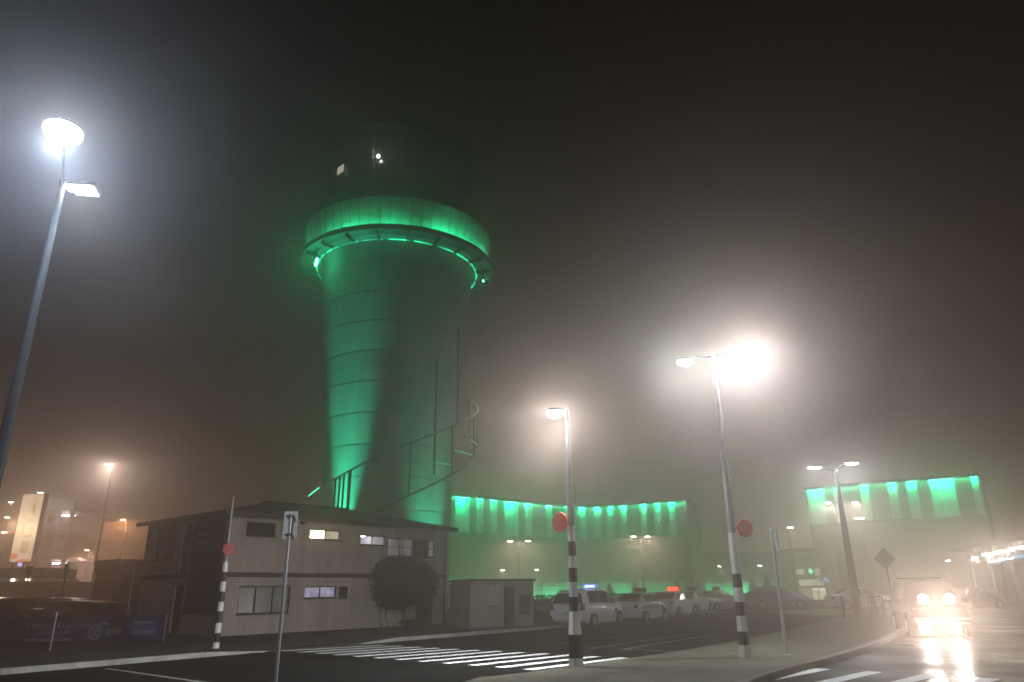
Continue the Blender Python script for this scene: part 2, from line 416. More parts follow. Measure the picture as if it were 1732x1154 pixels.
bar(g, P2(178, 1131), P2(345, 1155), .13); 
bar(g, P2(345, 1155), Vector(P2(345, 1155)) + (Vector(P2(345, 1155)) - Vector(P2(178, 1131))) * 1.5, .13)
struct('road_markings', g, M['paint_worn'])
g = MB()
bar(g, P2(1000, 1097.5), P2(1165, 1072.5), .1); bar(g, P2(1052, 1099), P2(1200, 1075), .12); bar(g, P2(1052, 1098), P2(1140, 1102.5), .1)
bar(g, P2(944, 1089.5), P2(975, 1085.5), .1); bar(g, P2(1012, 1081), P2(1047, 1077), .1)
struct('road_markings', g, M['paint_worn'])

# ------------------------------------------------------------------ lamp heads
def lamp_head(parent, loc, rz, w, d, lens, tilt=0.0, h=.10, dome=.12):
    """LED head: housing with a lens on its under side; long axis +x before rz"""
    hd = MB(); hd.prism([(w * .46 * math.cos(2 * math.pi * k / 16), d * .46 * math.sin(2 * math.pi * k / 16)) for k in range(16)], 0, h * .55)
    hd.prism([(-w * .34, -d * .26), (w * .34, -d * .26), (w * .34, d * .26), (-w * .34, d * .26)], h * .55, h)
    ho = hd.build('lamp_head', M['galv_dark'], parent); ho.location = loc; ho.rotation_euler = (tilt, 0, rz)
    le = MB(); le.lathe([(.5, .0), (.49, -.16), (.40, -.38), (.24, -.52), (.001, -.58)], 20); le.v = [(x * w * .92, y * d * .92, z * dome) for x, y, z in le.v]  # lens swelled to an oval dome, lamp glare put into its shape
    lo = le.build('lens', lens, ho)
    return ho

BEL = ['orange', 'x']
def beacon(base, zs_bands, first, widths, z_disc, turn, disc_r, upper_top, upper_r, label, discm, side):
    b = G(*base); t = thing('crossing_beacon', (b.x, b.y, .128 if base[0] > 500 else .10), label, 'crossing beacon', 0, 'striped beacon poles at the zebra crossing')
    z0 = t.location.z
    pm = MB(); zz = [0] + [z - z0 for z in zs_bands]
    for i in range(len(zz) - 1):
        pm.cur = (i + (0 if first == 'w' else 1)) % 2
        pm.tube([(0, 0, zz[i]), (0, 0, zz[i + 1])], [widths[i], widths[i + 1]], 8, cap=(i == 0))
    pm.build('striped_pole', [M['pole_white'], M['pole_black']], t, 20)
    up = MB(); up.tube([(0, 0, zz[-1]), (0, 0, upper_top - z0)], [upper_r[0], upper_r[1]], 10)
    up.build('upper_pole', M['galv'], t)
    dc = MB(); dz = z_disc - z0
    dc.lathe([(.001, -.018), (disc_r * .97, -.018), (disc_r, -.010), (disc_r, .010), (disc_r * .97, .018), (.001, .018)], 28, axis='y')
    do_ = dc.build('disc', discm, t); do_.location = (side, -.02, dz); do_.rotation_euler = (0, 0, R(turn))
    br = MB(); s = 1 if side > 0 else -1
    br.tube([(0, -.02, dz), (side - s * disc_r * .9, -.02, dz)], .016, 6); br.build('bracket', M['galv_dark'], t)
    return t

bm_ = beacon((975, 1138), [.29, .76, 1.23, 1.53, 1.84, 2.14, 2.40, 2.71, 3.06], 'w', [.165, .16, .155, .112, .105, .102, .098, .094, .090, .086], 3.14, -46, .225, 5.85, (.088, .045),
             'zebra pole with orange disc on its left and one lit lamp at its top', M['disc'], -.26)
bl_ = beacon((364, 1103), [.27, .53, .82, 1.15, 1.42, 1.72, 2.01, 2.30, 2.60], 'w', [.10, .098, .096, .094, .09, .088, .086, .084, .08, .075], 2.98, 35, .19, 4.62, (.05, .03),
             'slim unlit zebra pole with red disc in front of the two storey building corner', M['red_disc'], .06)
br_ = beacon((1262, 1122), [.40, .70, 1.05, 1.36, 1.69, 2.01, 2.98], 'w', [.135, .13, .126, .122, .118, .114, .110, .102], 3.09, 14, .215, 7.71, (.10, .05),
             'tallest zebra pole with orange disc on its right and two lamps at its top', M['disc'], .33)
# lamp of the middle pole
z0 = .128
P = at(939, 704, 16.9); loc = Vector((P.x - bm_.location.x, P.y - bm_.location.y, 5.74 - z0))
a = MB(); a.tube([(0, 0, 5.70 - z0), (loc.x * .5, loc.y * .5 - .0, 5.83 - z0), (loc.x * .6, loc.y, 5.8 - z0)], .024, 8); a.build('lamp_arm', M['galv'], bm_)
lamp_head(bm_, (loc.x, loc.y, 5.76 - z0), math.pi, .46, .34, M['lens_white'], 0, .08, .28)
luminaire(bm_, (loc.x, loc.y, 5.50 - z0), 4200, (.97, .97, 1.0), (-.75, .55, -1), 125, 400, .008, tilt=(-.12, -.1, -1))
# twin lamps of the right pole
for (px, py, pw, col, lens, w) in ((1262, 592, 1700, (.90, .96, 1.06), 'lens_white', .80), (1159, 613, 260, (.80, .97, 1.0), 'lens_cool', .5)):
    P = at(px, py, 18.55 if px > 1200 else 19.2); q = Vector((P.x - br_.location.x, P.y - br_.location.y, P.z - z0))
    a = MB(); a.tube([(0, 0, 7.62 - z0), (q.x * .5, q.y * .5, 7.74 - z0), (q.x * .75, q.y * .75, q.z + .06)], .028, 8); a.build('lamp_arm', M['galv'], br_)
    lamp_head(br_, (q.x, q.y, q.z + .02), 0 if px > 1200 else math.pi, w, .60 if px > 1200 else .34, M[lens], R(-24) if px > 1200 else R(10), .09, .42 if px > 1200 else .2)
    luminaire(br_, (q.x, q.y, q.z - (.38 if px > 1200 else .18)), pw, col, (.6, .5, -1) if px > 1200 else (-.2, 0, -1), 140, 790 if px > 1200 else 360, .008, tilt=(.25, -.12, -1) if px > 1200 else (0, 0, -1))

# ------------------------------------------------------------------ tall lamp post on the left
PT = at(107, 306, 11.0)
t = thing('street_lamp', (PT.x, PT.y, .10), 'tall grey lamp post at the left edge with two cold white LED heads, one glaring', 'street lamp')
zt = PT.z - .10
a = MB(); a.tube([(0, 0, 0), (0, 0, .9), (0, 0, zt)], [.115, .105, .055], 12); a.build('pole', M['galv_pole'], t)
a = MB(); a.tube([(0, 0, 0), (0, 0, .04)], [.22, .22], 4); a.build('base_plate', M['galv_dark'], t)
PB = at(107, 222, 9.5); qb = Vector((PB.x - PT.x, PB.y - PT.y, PB.z - .10))
PA = at(136, 322, 11.1); qa = Vector((PA.x - PT.x, PA.y - PT.y, PA.z - .10))
a = MB(); a.tube([(0, 0, zt - .1), (qb.x * .5, qb.y * .5, zt + .02), (qb.x * .86, qb.y * .86, qb.z + .06)], .018, 8); a.build('lamp_arm', M['steel_dark'], t)
a = MB(); a.tube([(0, 0, zt - .05), (qa.x * .6, qa.y * .6, qa.z + .07)], .028, 8); a.build('lamp_arm', M['galv'], t)
h1 = lamp_head(t, (qb.x, qb.y, qb.z), R(-95), .66, .56, M['lens_cool'], R(8), .08, .3)
luminaire(t, (qb.x, qb.y, qb.z - .28), 300, (.42, .66, 1.05), (.1, -.2, -1), 140, 190, .008, tilt=(.05, -.1, -1))
a = MB(); a.box((0, 0, .035), (.50, .34, .07)); a.box((-.05, 0, .085), (.3, .2, .05)); h2 = a.build('lamp_head', M['galv_dark'], t, 0); h2.location = (qa.x + .04, qa.y, qa.z + .0); h2.rotation_euler = (R(-6), 0, R(8))
a = MB(); a.box((.04, -.01, -.008), (.36, .28, .014)); a.box((-.19, -.06, -.008), (.10, .18, .014)); a.build('lens', M['lens_cool'], h2, 0)
light('SPOT', (qa.x, qa.y, qa.z - .16), 1600, (.80, .89, 1.0), t, .06, aim=(qa.x + 3.0, qa.y + 5.5, 0), cone=125, blend=1)

# ------------------------------------------------------------------ other poles in front
b = G(466, 1156)
zs = top(b, 865); zb = top(b, 912)
t = thing('road_sign', (b.x, b.y, 0), 'back of a narrow upright sign plate on a thin pole standing nearest the camera', 'road sign')
a = MB(); a.tube([(0, 0, 0), (0, 0, zs - .04)], .034, 10); a.build('post', M['galv'], t)
a = MB(); a.prism([(-.145, .036), (.145, .036), (.145, .044), (-.145, .044)], zb, zs); a.build('sign_plate', M['sign_back'], t)
for zz in (zs - .10, zb + .09):
    a = MB(); a.box((-.01, -.0, zz), (.15, .088, .035)); a.build('clamp', M['plastic'], t)
b = G(1332, 1118.5)
zs = top(b, 893)
t = thing('road_sign', (b.x, b.y, .128), 'thin white pole with a plate seen edge-on beside the right striped pole', 'road sign')
a = MB(); a.tube([(0, 0, 0), (0, 0, zs - .128)], .037, 10); a.build('post', M['pole_white'], t)
a = MB(); a.box((.0, -.30, zs - .45), (.03, .44, .52), R(-14)); a.box((.0, -.06, zs - .25), (.05, .10, .04)); a.box((0, -.06, zs - .62), (.05, .10, .04)); a.build('sign_plate', M['sign_back'], t)
a = MB(); a.lathe([(.11, 0), (.11, .012), (.05, .03), (.04, .05)], 14); a.build('base_flange', M['galv'], t)
b = G(1516, 1053)
t = thing('road_sign', (b.x, b.y, 0), 'back of a diamond warning sign on a pole beside the kerb nose', 'road sign')
zc = (top(b, 928) + top(b, 962)) / 2; rr = (top(b, 928) - top(b, 962)) / 2 * 1.12
a = MB(); a.tube([(0, 0, 0), (0, 0, zc + rr * .85)], .036, 8); a.build('post', M['galv_dark'], t)
a = MB(); a.add([(x, y, z) for y in (.04, .05) for (x, z) in ((-rr, zc), (0, zc - rr), (rr, zc), (0, zc + rr))], [(0, 1, 2, 3), (7, 6, 5, 4), (0, 4, 5, 1), (1, 5, 6, 2), (2, 6, 7, 3), (3, 7, 4, 0)]); a.build('sign_plate', M['galv_dark'], t)
b = G(1532, 1052)
t = thing('bollard', (b.x - .3, b.y - .6, .128), 'thin dark marker post standing at the tip of the kerb nose', 'bollard')
a = MB(); a.tube([(0, 0, 0), (0, 0, 1.15)], [.03, .022], 8); a.build('post', M['galv_dark'], t)
a = MB(); a.tube([(0, 0, .95), (0, 0, 1.08)], .034, 8); a.build('reflector', M['plate'], t)

# twin lamp with protective rails round its base
b = G(1453, 1049)
t = thing('street_lamp', (b.x, b.y, .128), 'tapered double arm lamp post with steel guard rails standing round its foot', 'street lamp')
zt = top(b, 795) - .128
a = MB(); a.tube([(0, 0, 0), (0, 0, zt)], [.24, .09], 12); a.build('pole', M['galv_dark'], t)
for px, py, pw in ((1378, 791, 350), (1440, 784, 420)):
    P = at(px, py, b.y); q = Vector((P.x - b.x, 0, P.z - .128))
    a = MB(); a.tube([(0, 0, zt - .05), (q.x * .8, 0, q.z + .06)], .04, 8); a.build('lamp_arm', M['galv_dark'], t)
    lamp_head(t, (q.x, 0, q.z), 0 if q.x > 0 else math.pi, .85, .34, M['lens_cool'])
    luminaire(t, (q.x, 0, q.z - .11), pw * .5, (.78, .86, 1.0), None, 140, pw)
def rail(x, y, rz, label):
    o = thing('guard_rail', (x, y, .128), label, 'guard rail', rz, 'steel hoops guarding the lamp post foot')
    h = MB(); h.tube([(-.42, 0, 0), (-.42, 0, .98), (-.36, 0, 1.06), (.36, 0, 1.06), (.42, 0, .98), (.42, 0, 0)], .034, 8); h.build('hoop', M['rust'], o)
    h = MB(); h.tube([(-.42, 0, .52), (.42, 0, .52)], .024, 6); h.build('cross_bar', M['rust'], o)
    h = MB()
    for k in range(5): h.tube([(-.28 + .14 * k, 0, .52), (-.28 + .14 * k, 0, 1.05)], .014, 6)
    h.build('uprights', M['rust'], o)
rail(b.x - .95, b.y - .5, R(70), 'rusty steel hoop on the left side of the double lamp post')
rail(b.x + .62, b.y - .85, R(12), 'rusty steel hoop in front of the double lamp post')
rail(b.x + 1.05, b.y + .35, R(80), 'rusty steel hoop on the right side of the double lamp post')

# ------------------------------------------------------------------ two storey building
Cb = G(366, 1077, .10); Re = G(752, 1055, .10)
d1 = Vector((Re.x - Cb.x, Re.y - Cb.y)); Lb = d1.length; d1.normalize()
rzb = math.atan2(d1.y, d1.x); d2 = Vector((-d1.y, d1.x))
EV = top(Cb, 868) - .10
def wall_uv(px, py, dirv):
    d = ray(px, py); nrm = Vector((-dirv.y, dirv.x, 0))
    o3 = Vector((Cb.x, Cb.y, 0)); tt = (o3 - EYEP).dot(nrm) / d.dot(nrm); p = EYEP + d * tt
    return (p.x - Cb.x) * dirv.x + (p.y - Cb.y) * dirv.y, p.z - .10
Wb = wall_uv(243, 960, d2)[0]
bt = thing('office_building', (Cb.x, Cb.y, .10), 'pale two storey office with low hipped roof and a few lit upstairs windows', 'building', rzb)
def fac_faces(mb, L, H, holes, side, depth=.14):
    us = sorted({0, L} | {h[0] for h in holes} | {h[2] for h in holes}); zs_ = sorted({0, H} | {h[1] for h in holes} | {h[3] for h in holes})
    def pt(u, z, dd=0): return (u, dd, z) if side == 'r' else (dd, u, z)
    for i in range(len(us) - 1):
        for j in range(len(zs_) - 1):
            uc, zc_ = (us[i] + us[i + 1]) / 2, (zs_[j] + zs_[j + 1]) / 2
            if any(h[0] < uc < h[2] and h[1] < zc_ < h[3] for h in holes): continue
            mb.quad(pt(us[i], zs_[j]), pt(us[i + 1], zs_[j]), pt(us[i + 1], zs_[j + 1]), pt(us[i], zs_[j + 1]))
    for (a0, b0, a1, b1) in holes:
        mb.quad(pt(a0, b0), pt(a1, b0), pt(a1, b0, depth), pt(a0, b0, depth)); mb.quad(pt(a0, b1), pt(a1, b1), pt(a1, b1, depth), pt(a0, b1, depth))
        mb.quad(pt(a0, b0), pt(a0, b1), pt(a0, b1, depth), pt(a0, b0, depth)); mb.quad(pt(a1, b0), pt(a1, b1), pt(a1, b1, depth), pt(a1, b0, depth))
def rect(px0, py0, px1, py1, px2, py2, px3, py3, dirv):   # four photo corners -> wall rectangle
    q = [wall_uv(*p, dirv) for p in ((px0, py0), (px1, py1), (px2, py2), (px3, py3))]
    u = sorted(a_[0] for a_ in q); z = sorted(a_[1] for a_ in q)
    return ((u[0] + u[1]) / 2, (z[0] + z[1]) / 2, (u[2] + u[3]) / 2, (z[2] + z[3]) / 2)
RW = dict(dark=rect(417, 881, 467, 886, 417, 905, 467, 909, d1), triple=rect(404, 990, 491, 992, 401, 1038, 489, 1038, d1),
          warm=rect(524, 895, 576, 898, 524, 911, 576, 915, d1), pair=rect(609, 904, 651, 908, 609, 921, 651, 924, d1),
          big=rect(656, 909, 736, 915, 656, 940, 735, 944, d1), lilac=rect(514, 991.5, 569, 992, 514, 1012, 568, 1012, d1),
          vent=rect(573, 992, 589, 992, 573, 1012, 588, 1012, d1), sidedoor=rect(704, 975, 733, 977, 703, 1057, 731, 1056, d1))
LW = dict(six=rect(267, 894, 303, 889, 259, 948, 293, 947, d2), slim=rect(311, 888, 328, 887, 303, 968, 316, 969, d2),
          door=rect(296, 991, 312, 991, 287, 1069, 301, 1069, d2))
sd = RW['sidedoor']; RW['sidedoor'] = (sd[0], .02, sd[2], sd[3]); dd_ = LW['door']; LW['door'] = (dd_[0], .02, dd_[2], dd_[3])
a = MB(); fac_faces(a, Lb, EV, list(RW.values()), 'r'); fac_faces(a, Wb, EV, list(LW.values()), 'l')
a.quad((Lb, 0, 0), (Lb, Wb, 0), (Lb, Wb, EV), (Lb, 0, EV)); a.quad((0, Wb, 0), (Lb, Wb, 0), (Lb, Wb, EV), (0, Wb, EV))
a.build('wall', M['wall'], bt, 0)
def window(name, rc, side, cols, rows, glassm, fr=.045, dep=.10, off=0.0):
    u0, z0_, u1, z1_ = rc
    def bx(mb, ua, za, ub, zb_, y0, y1):
        if side == 'r': mb.box2((ua, y0, za), (ub, y1, zb_))
        else: mb.box2((y0, ua, za), (y1, ub, zb_))
    f = MB(); y0, y1 = .03, .085
    bx(f, u0 + .002, z0_ + .002, u0 + fr, z1_ - .002, y0, y1); bx(f, u1 - fr, z0_ + .002, u1 - .002, z1_ - .002, y0, y1)
    bx(f, u0 + fr, z0_ + .002, u1 - fr, z0_ + fr, y0, y1); bx(f, u0 + fr, z1_ - fr, u1 - fr, z1_ - .002, y0, y1)
    for k in range(1, cols):
        uc = u0 + (u1 - u0) * k / cols; bx(f, uc - fr * .45, z0_ + fr, uc + fr * .45, z1_ - fr, y0 + .004, y1 - .004)
    for k in range(1, rows):
        zc_ = z0_ + (z1_ - z0_) * k / rows
        for c_ in range(cols):
            ua = u0 + (u1 - u0) * c_ / cols + fr * (.45 if c_ else 1); ub = u0 + (u1 - u0) * (c_ + 1) / cols - fr * (.45 if c_ < cols - 1 else 1)
            bx(f, ua, zc_ - fr * .4, ub, zc_ + fr * .4, y0 + .006, y1 - .006)
    w = f.build(name, M['frame'], bt, 0)
    if not isinstance(glassm, (list, tuple)): glassm = [glassm]
    k = len(glassm)
    for i, gm in enumerate(glassm):
        if gm is None: continue
        ua = u0 + (u1 - u0) * i / k + .006; ub = u0 + (u1 - u0) * (i + 1) / k - .006
        p = MB(); bx(p, ua, z0_ + .006, ub, z1_ - .006, dep, dep + .012); p.build('pane', gm, w, 0)
    s_ = MB(); bx(s_, u0 - .04, z0_ - .035, u1 + .04, z0_ - .004, -.05, .02); s_.build('sill', M['trim'], w, 0)
    return w
window('window', RW['dark'], 'r', 2, 1, M['glass'])['label'] = 'dark two pane window near the corner'
window('window', RW['triple'], 'r', 3, 1, M['blind'])['label'] = 'wide three pane ground floor window with pale blind'
window('window', RW['warm'], 'r', 2, 1, [M['win_warm'], M['win_dim']])['label'] = 'upstairs window glowing bright yellow on the left pane'
window('window', RW['lilac'], 'r', 2, 1, M['win_lilac'])['label'] = 'ground floor window with lilac lit curtain'
window('vent_panel', RW['vent'], 'r', 1, 1, M['frame'])
window('window', LW['six'], 'l', 2, 3, M['glass'])['label'] = 'six pane upstairs window on the end wall'
window('window', LW['slim'], 'l', 1, 2, M['glass'])['label'] = 'tall slim dark window on the end wall'
# lit office rooms behind the two upstairs windows
for key, cols, rows, pw in (('pair', 2, 1, 1), ('big', 4, 2, 1)):
    u0, z0_, u1, z1_ = RW[key]
    w = window('window', RW[key], 'r', cols, rows, [None])
    w['label'] = 'upstairs window showing ceiling tubes of a lit office' if key == 'pair' else 'upstairs eight pane window of a half lit office'
    rm = MB(); x0, x1, y0, y1, za, zb_ = u0 - .15, u1 + .15, .15, 2.6, z0_ - .5, z1_ + .12
    rm.quad((x0, y1, za), (x1, y1, za), (x1, y1, zb_), (x0, y1, zb_)); rm.quad((x0, y0, zb_), (x1, y0, zb_), (x1, y1, zb_), (x0, y1, zb_))
    rm.quad((x0, y0, za), (x1, y0, za), (x1, y1, za), (x0, y1, za)); rm.quad((x0, y0, za), (x0, y1, za), (x0, y1, zb_), (x0, y0, zb_)); rm.quad((x1, y0, za), (x1, y1, za), (x1, y1, zb_), (x1, y0, zb_))
    rm.build('room_lining', M['interior'], w, 0)
    tb = MB()
    if key == 'pair': tb.box(((u0 + u1) / 2 + .1, 1.3, zb_ - .05), (1.0, .10, .05), R(12))
    else:
        tb.box((u0 + 1.1, 1.9, zb_ - .05), (.7, .14, .05)); tb.build('ceiling_tube', M['tube'], w, 0); tb = MB()
        tb.box((u0 + .45, 1.2, zb_ - .05), (.9, .14, .05), R(25))
    tb.build('ceiling_tube', M['tube'], w, 0)
    if key == 'big':
        bl = MB(); bl.box2((u0 + (u1 - u0) * .55, .16, z0_), (u1 - .28, .17, z1_)); bl.build('curtain', M['trim'], w, 0)
for rc, side in ((LW['door'], 'l'), (RW['sidedoor'], 'r')):
    u0, z0_, u1, z1_ = rc; a = MB()
    if side == 'l':
        a.box2((.05, u0, z0_), (.09, u1, z1_)); h = MB(); h.box2((.0, u0 + .1, 1.0), (.05, u0 + .14, 1.12))
    else:
        a.box2((u0, .05, z0_), (u1, .09, z1_)); h = MB(); h.box2((u0 + .1, 0, 1.0), (u0 + .14, .05, 1.12))
    dr = a.build('door', M['door'] if side == 'l' else M['trim'], bt, 0); h.build('handle', M['galv'], dr, 0)
# band course, downpipes, roof
zb1 = wall_uv(400, 972, d1)[1]
a = MB(); a.box2((-.03, -.035, zb1 - .09), (Lb + .03, -.001, zb1 + .09)); a.box2((-.035, -.001, zb1 - .09), (-.001, Wb + .03, zb1 + .09)); a.build('band_course', M['trim'], bt, 0)
for (x, y) in ((-.06, .10), (-.06, Wb - .12), (Lb - .10, -.06)):
    a = MB(); a.tube([(x, y, 0), (x, y, EV - .1)], .045, 8); a.build('downpipe', M['trim'], bt)
ov = .42; rise = .95; x0, x1, y0, y1 = -ov, Lb + ov, -ov, Wb + ov; zr = EV + .06
a = MB(); hw = (y1 - y0) / 2
a.add([(x0, y0, zr), (x1, y0, zr), (x1, y1, zr), (x0, y1, zr), (x0 + hw, y0 + hw, zr + rise), (x1 - hw, y0 + hw, zr + rise)],
      [(0, 1, 5, 4), (1, 2, 5), (2, 3, 4, 5), (3, 0, 4)])
ro = a.build('roof', M['roof'], bt, 0)
a = MB(); a.box2((x0 - .02, y0 - .02, EV - .10), (x1 + .02, y0 + .03, zr + .005)); a.box2((x0 - .02, y0 + .03, EV - .10), (x0 + .03, y1 + .02, zr + .005))
a.box2((x1 - .03, y0 + .03, EV - .10), (x1 + .02, y1 + .02, zr + .005)); a.build('fascia', M['trim'], ro, 0)
a = MB(); a.quad((x0 + .03, y0 + .03, EV - .02), (x1 - .03, y0 + .03, EV - .02), (x1 - .03, y1, EV - .02), (x0 + .03, y1, EV - .02)); a.build('eave_lining', M['trim'], ro, 0)
a = MB(); a.tube([(x0 + hw, y0 + hw, zr + rise + .02), (x1 - hw, y0 + hw, zr + rise + .02)], .06, 6); a.build('ridge_cap', M['roof'], ro)
cm = wall_uv(511, 885, d1); a = MB(); a.box((cm[0], -.10, cm[1]), (.14, .2, .12)); a.build('camera_box', M['frame'], bt, 0)

# big printed poster hung on the end wall
pr = rect(331, 882, 382, 876, 309, 1040, 366, 1040, d2)
pt_ = thing('wall_poster', (Cb.x - .0, Cb.y, .10), 'tall dark printed poster hung on the end wall above the blue banner', 'poster', rzb)
u0, z0_, u1, z1_ = pr; u0 = max(u0, .22)
zm = z0_ + (z1_ - z0_) * .47
a = MB(); a.box2((-.03, u0, zm), (-.012, u1, z1_)); up_ = a.build('picture_top', M['poster'], pt_, 0)
a = MB(); a.box2((-.03, u0 + .0, z0_), (-.012, u1, zm - .004)); a.build('picture_bottom', M['poster_dark'], pt_, 0)
a = MB(); a.add([(-.0335, u0 + .02, z1_ - .05), (-.0335, u0 + .02, z1_ - 1.1), (-.0335, u0 + .35, z1_ - .75), (-.0335, u0 + .62, z1_ - .05)], [(0, 1, 2, 3)]); a.build('picture_sky', M['poster_sky'], up_, 0)
a = MB(); a.add([(-.034, u1 - 1.3, zm + .28), (-.034, u1 - .55, zm + .22), (-.034, u1 - .5, zm + .42), (-.034, u1 - .75, zm + .55), (-.034, u1 - 1.1, zm + .52)], [(0, 1, 2, 3, 4)]); a.build('picture_car', M['poster_dark'], up_, 0)
rg = random.Random(3)
for k, (zz, n_) in enumerate(((z1_ - .62, 8), (z1_ - .93, 6))):
    a = MB(); u = u1 - .35
    for i in range(n_):
        w_ = rg.uniform(.07, .12); hh = rg.uniform(.10, .16)
        a.box2((-.036, u - w_, zz), (-.0305, u, zz + hh)); u -= w_ + .03
    a.build('lettering', M['ink'], up_, 0)
# clipped shrub with several stems
b = G(676, 1061, .10); cz = (top(b, 942) + top(b, 1030)) / 2
t = thing('clipped_shrub', (b.x, b.y, .10), 'large dark clipped shrub with rounded crown on bare stems by the wall', 'shrub')
rx = (at(733, 985, b.y).x - at(613, 985, b.y).x) / 2; rz_ = (top(b, 942) - top(b, 1030)) / 2
fo = MB(); leaf_cloud(fo, (0, 0, cz - .1), (rx, rx * .62, rz_), 34000, .06, 5, lump=.42, shell=.25); fo.build('crown', M['leaf'], t, 0)
rg = random.Random(4)
for k in range(5):
    sx = (-.62, -.40, .12, .55, .8)[k] * rx
    a = MB(); a.tube([(sx * .8, rg.uniform(-.1, .1), 0), (sx * .9 + rg.uniform(-.1, .1), 0, .45), (sx * .7, 0, cz - .3)], [.05, .04, .025], 7); a.build('stem', M['bark'], t)
for i, (px, lab) in enumerate(((582, 'low scrappy plant at the left end of the bed under the lilac window'), (603, 'low spreading plant in the bed left of the clipped shrub'), (690, 'low plant at the foot of the clipped shrub stems'))):
    b = G(px, 1061 - i, .10); t = thing('bed_plant', (b.x, b.y - .2, .10), lab, 'plant', 0, 'low plants in the wall bed')
    fo = MB(); leaf_cloud(fo, (0, 0, .16), (.45, .3, .2), 320, .07, 30 + i, lump=.5, shell=.1); fo.build('foliage', M['leaf'], t, 0)
    a = MB(); a.tube([(0, 0, 0), (0, 0, .2)], .02, 6); a.build('stem', M['bark'], t)
# dark conical tree left of the building
b = at(212, 1040, 37.5); b.z = .1
t = thing('garden_tree', (b.x, b.y, .10), 'dark bushy tree rising behind the parked cars left of the building', 'tree')
fo = MB()
for k in range(7):
    f_ = k / 6; leaf_cloud(fo, (.5 * f_, 0, .6 + 1.9 * f_), (1.35 * (1 - .72 * f_), 1.0 * (1 - .7 * f_), .6), 900, .075, 60 + k, lump=.4, shell=.2)
fo.build('crown', M['leaf'], t, 0); a = MB(); a.tube([(0, 0, 0), (.2, 0, 1.6)], [.1, .05], 8); a.build('trunk', M['bark'], t)

# grey pole beside the end wall and low annex behind
b = at(215, 1040, 33.0)
t = thing('pipe_post', (b.x, b.y, .1), 'thin grey pole standing between the dark tree and the end wall', 'pole')
a = MB(); a.tube([(0, 0, 0), (0, 0, top(b, 966))], .035, 8); a.build('post', M['galv'], t); a = MB(); a.lathe([(.001, .06), (.045, .05), (.05, 0)], 10, ctr=(0, 0, top(b, 966))); a.build('cap', M['galv_dark'], t)
b = at(222, 1040, 44.0); tz = top(b, 950)
t = thing('annex', (b.x, b.y, .1), 'dark flat roofed annex just showing left of the office building', 'building', rzb)
a = MB(); a.box2((-1.2, -.4, 0), (6, 2.8, tz - .25)); a.build('wall', M['low_wall'], t, 0)
a = MB(); a.box2((-1.4, -.6, tz - .24), (6.2, 3.0, tz)); a.build('roof', M['roof'], t, 0)

# ------------------------------------------------------------------ control tower
TX = at(659, 760, 61)
tw = thing('control_tower', (TX.x, TX.y, 0), 'tall round control tower with green lit collar fading into the fog', 'control tower', math.atan2(-TX.x, TX.y))
# local -y now faces the camera
PR = [(0, 5.3), (8, 5.34), (14, 5.54), (21, 6.04), (24.5, 6.38), (28, 6.74), (31, 7.0)]
def shaft_r(z):
    for (z0_, r0), (z1_, r1) in zip(PR, PR[1:]):
        if z <= z1_: return r0 + (r1 - r0) * (z - z0_) / (z1_ - z0_)
    return 7.0
prof = [(5.45, 0)]
for z in [2.6 * i for i in range(1, 12)]:
    r_ = shaft_r(z); prof += [(r_, z - .06), (r_ - .045, z - .05), (r_ - .045, z + .05), (r_, z + .06)]
prof += [(shaft_r(30), 30.0), (7.0, 30.6)]
a = MB(); a.lathe(prof, 72); a.build('shaft', M['conc'], tw, 20)
a = MB()
for k in range(10):                       # vertical joints of the cast panels
    w = R(-90 + 36 * k - 12)
    for i in range(10):
        z = 2.6 * i + .22; q0, q1 = shaft_r(z) + .004, shaft_r(z + 2.15) + .004
        a.tube([(q0 * math.cos(w), q0 * math.sin(w), z), (q1 * math.cos(w), q1 * math.sin(w), z + 2.15)], .016, 4)
a.build('panel_joints', M['conc_dark'], tw, 0)
# underside brackets, soffit, skirt with its lip
a = MB(); a.lathe([(7.0, 30.6), (7.9, 30.62), (8.0, 30.75), (8.72, 30.75), (8.76, 30.6), (8.92, 30.6), (8.92, 31.05), (8.84, 31.05), (8.84, 30.90), (8.15, 30.90)], 72); a.build('soffit', M['soffit'], tw, 20)
for k in range(20):
    w = R(18 * k + 5); a = MB(); a.box((8.0 * math.cos(w), 8.0 * math.sin(w), 30.55), (1.3, .12, .4), w); a.build('bracket', M['steel_dark'], tw, 0)
a = MB(); a.lathe([(8.15, 30.90), (8.66, 33.75), (8.60, 33.85)], 72); sk = a.build('skirt', M['panel'], tw, 20)
a = MB()
for k in range(60):
    w = R(6 * k); a.box((8.42 * math.cos(w), 8.42 * math.sin(w), 32.35), (.05, .05, 2.75), w, 0, R(10.2))
a.build('skirt_joints', M['soffit'], sk, 0)
for k in range(9):                        # led strips lying behind the lip, and short ones under the soffit
    w0 = R(-90 - 104 + 23.2 * k); a = MB(); a.lathe([(8.68, 30.92), (8.80, 30.92), (8.80, 30.97), (8.68, 30.97), (8.68, 30.92)], 8, w0, w0 + R(20)); a.build('led_strip', M['led_ring'], tw)
for k in range(13):
    w0 = R(-90 - 108 + 16.8 * k); a = MB(); a.lathe([(7.30, 30.40), (7.40, 30.40), (7.40, 30.45), (7.30, 30.45), (7.30, 30.40)], 6, w0, w0 + R(13)); a.build('led_strip', M['led_ring_in'], tw)
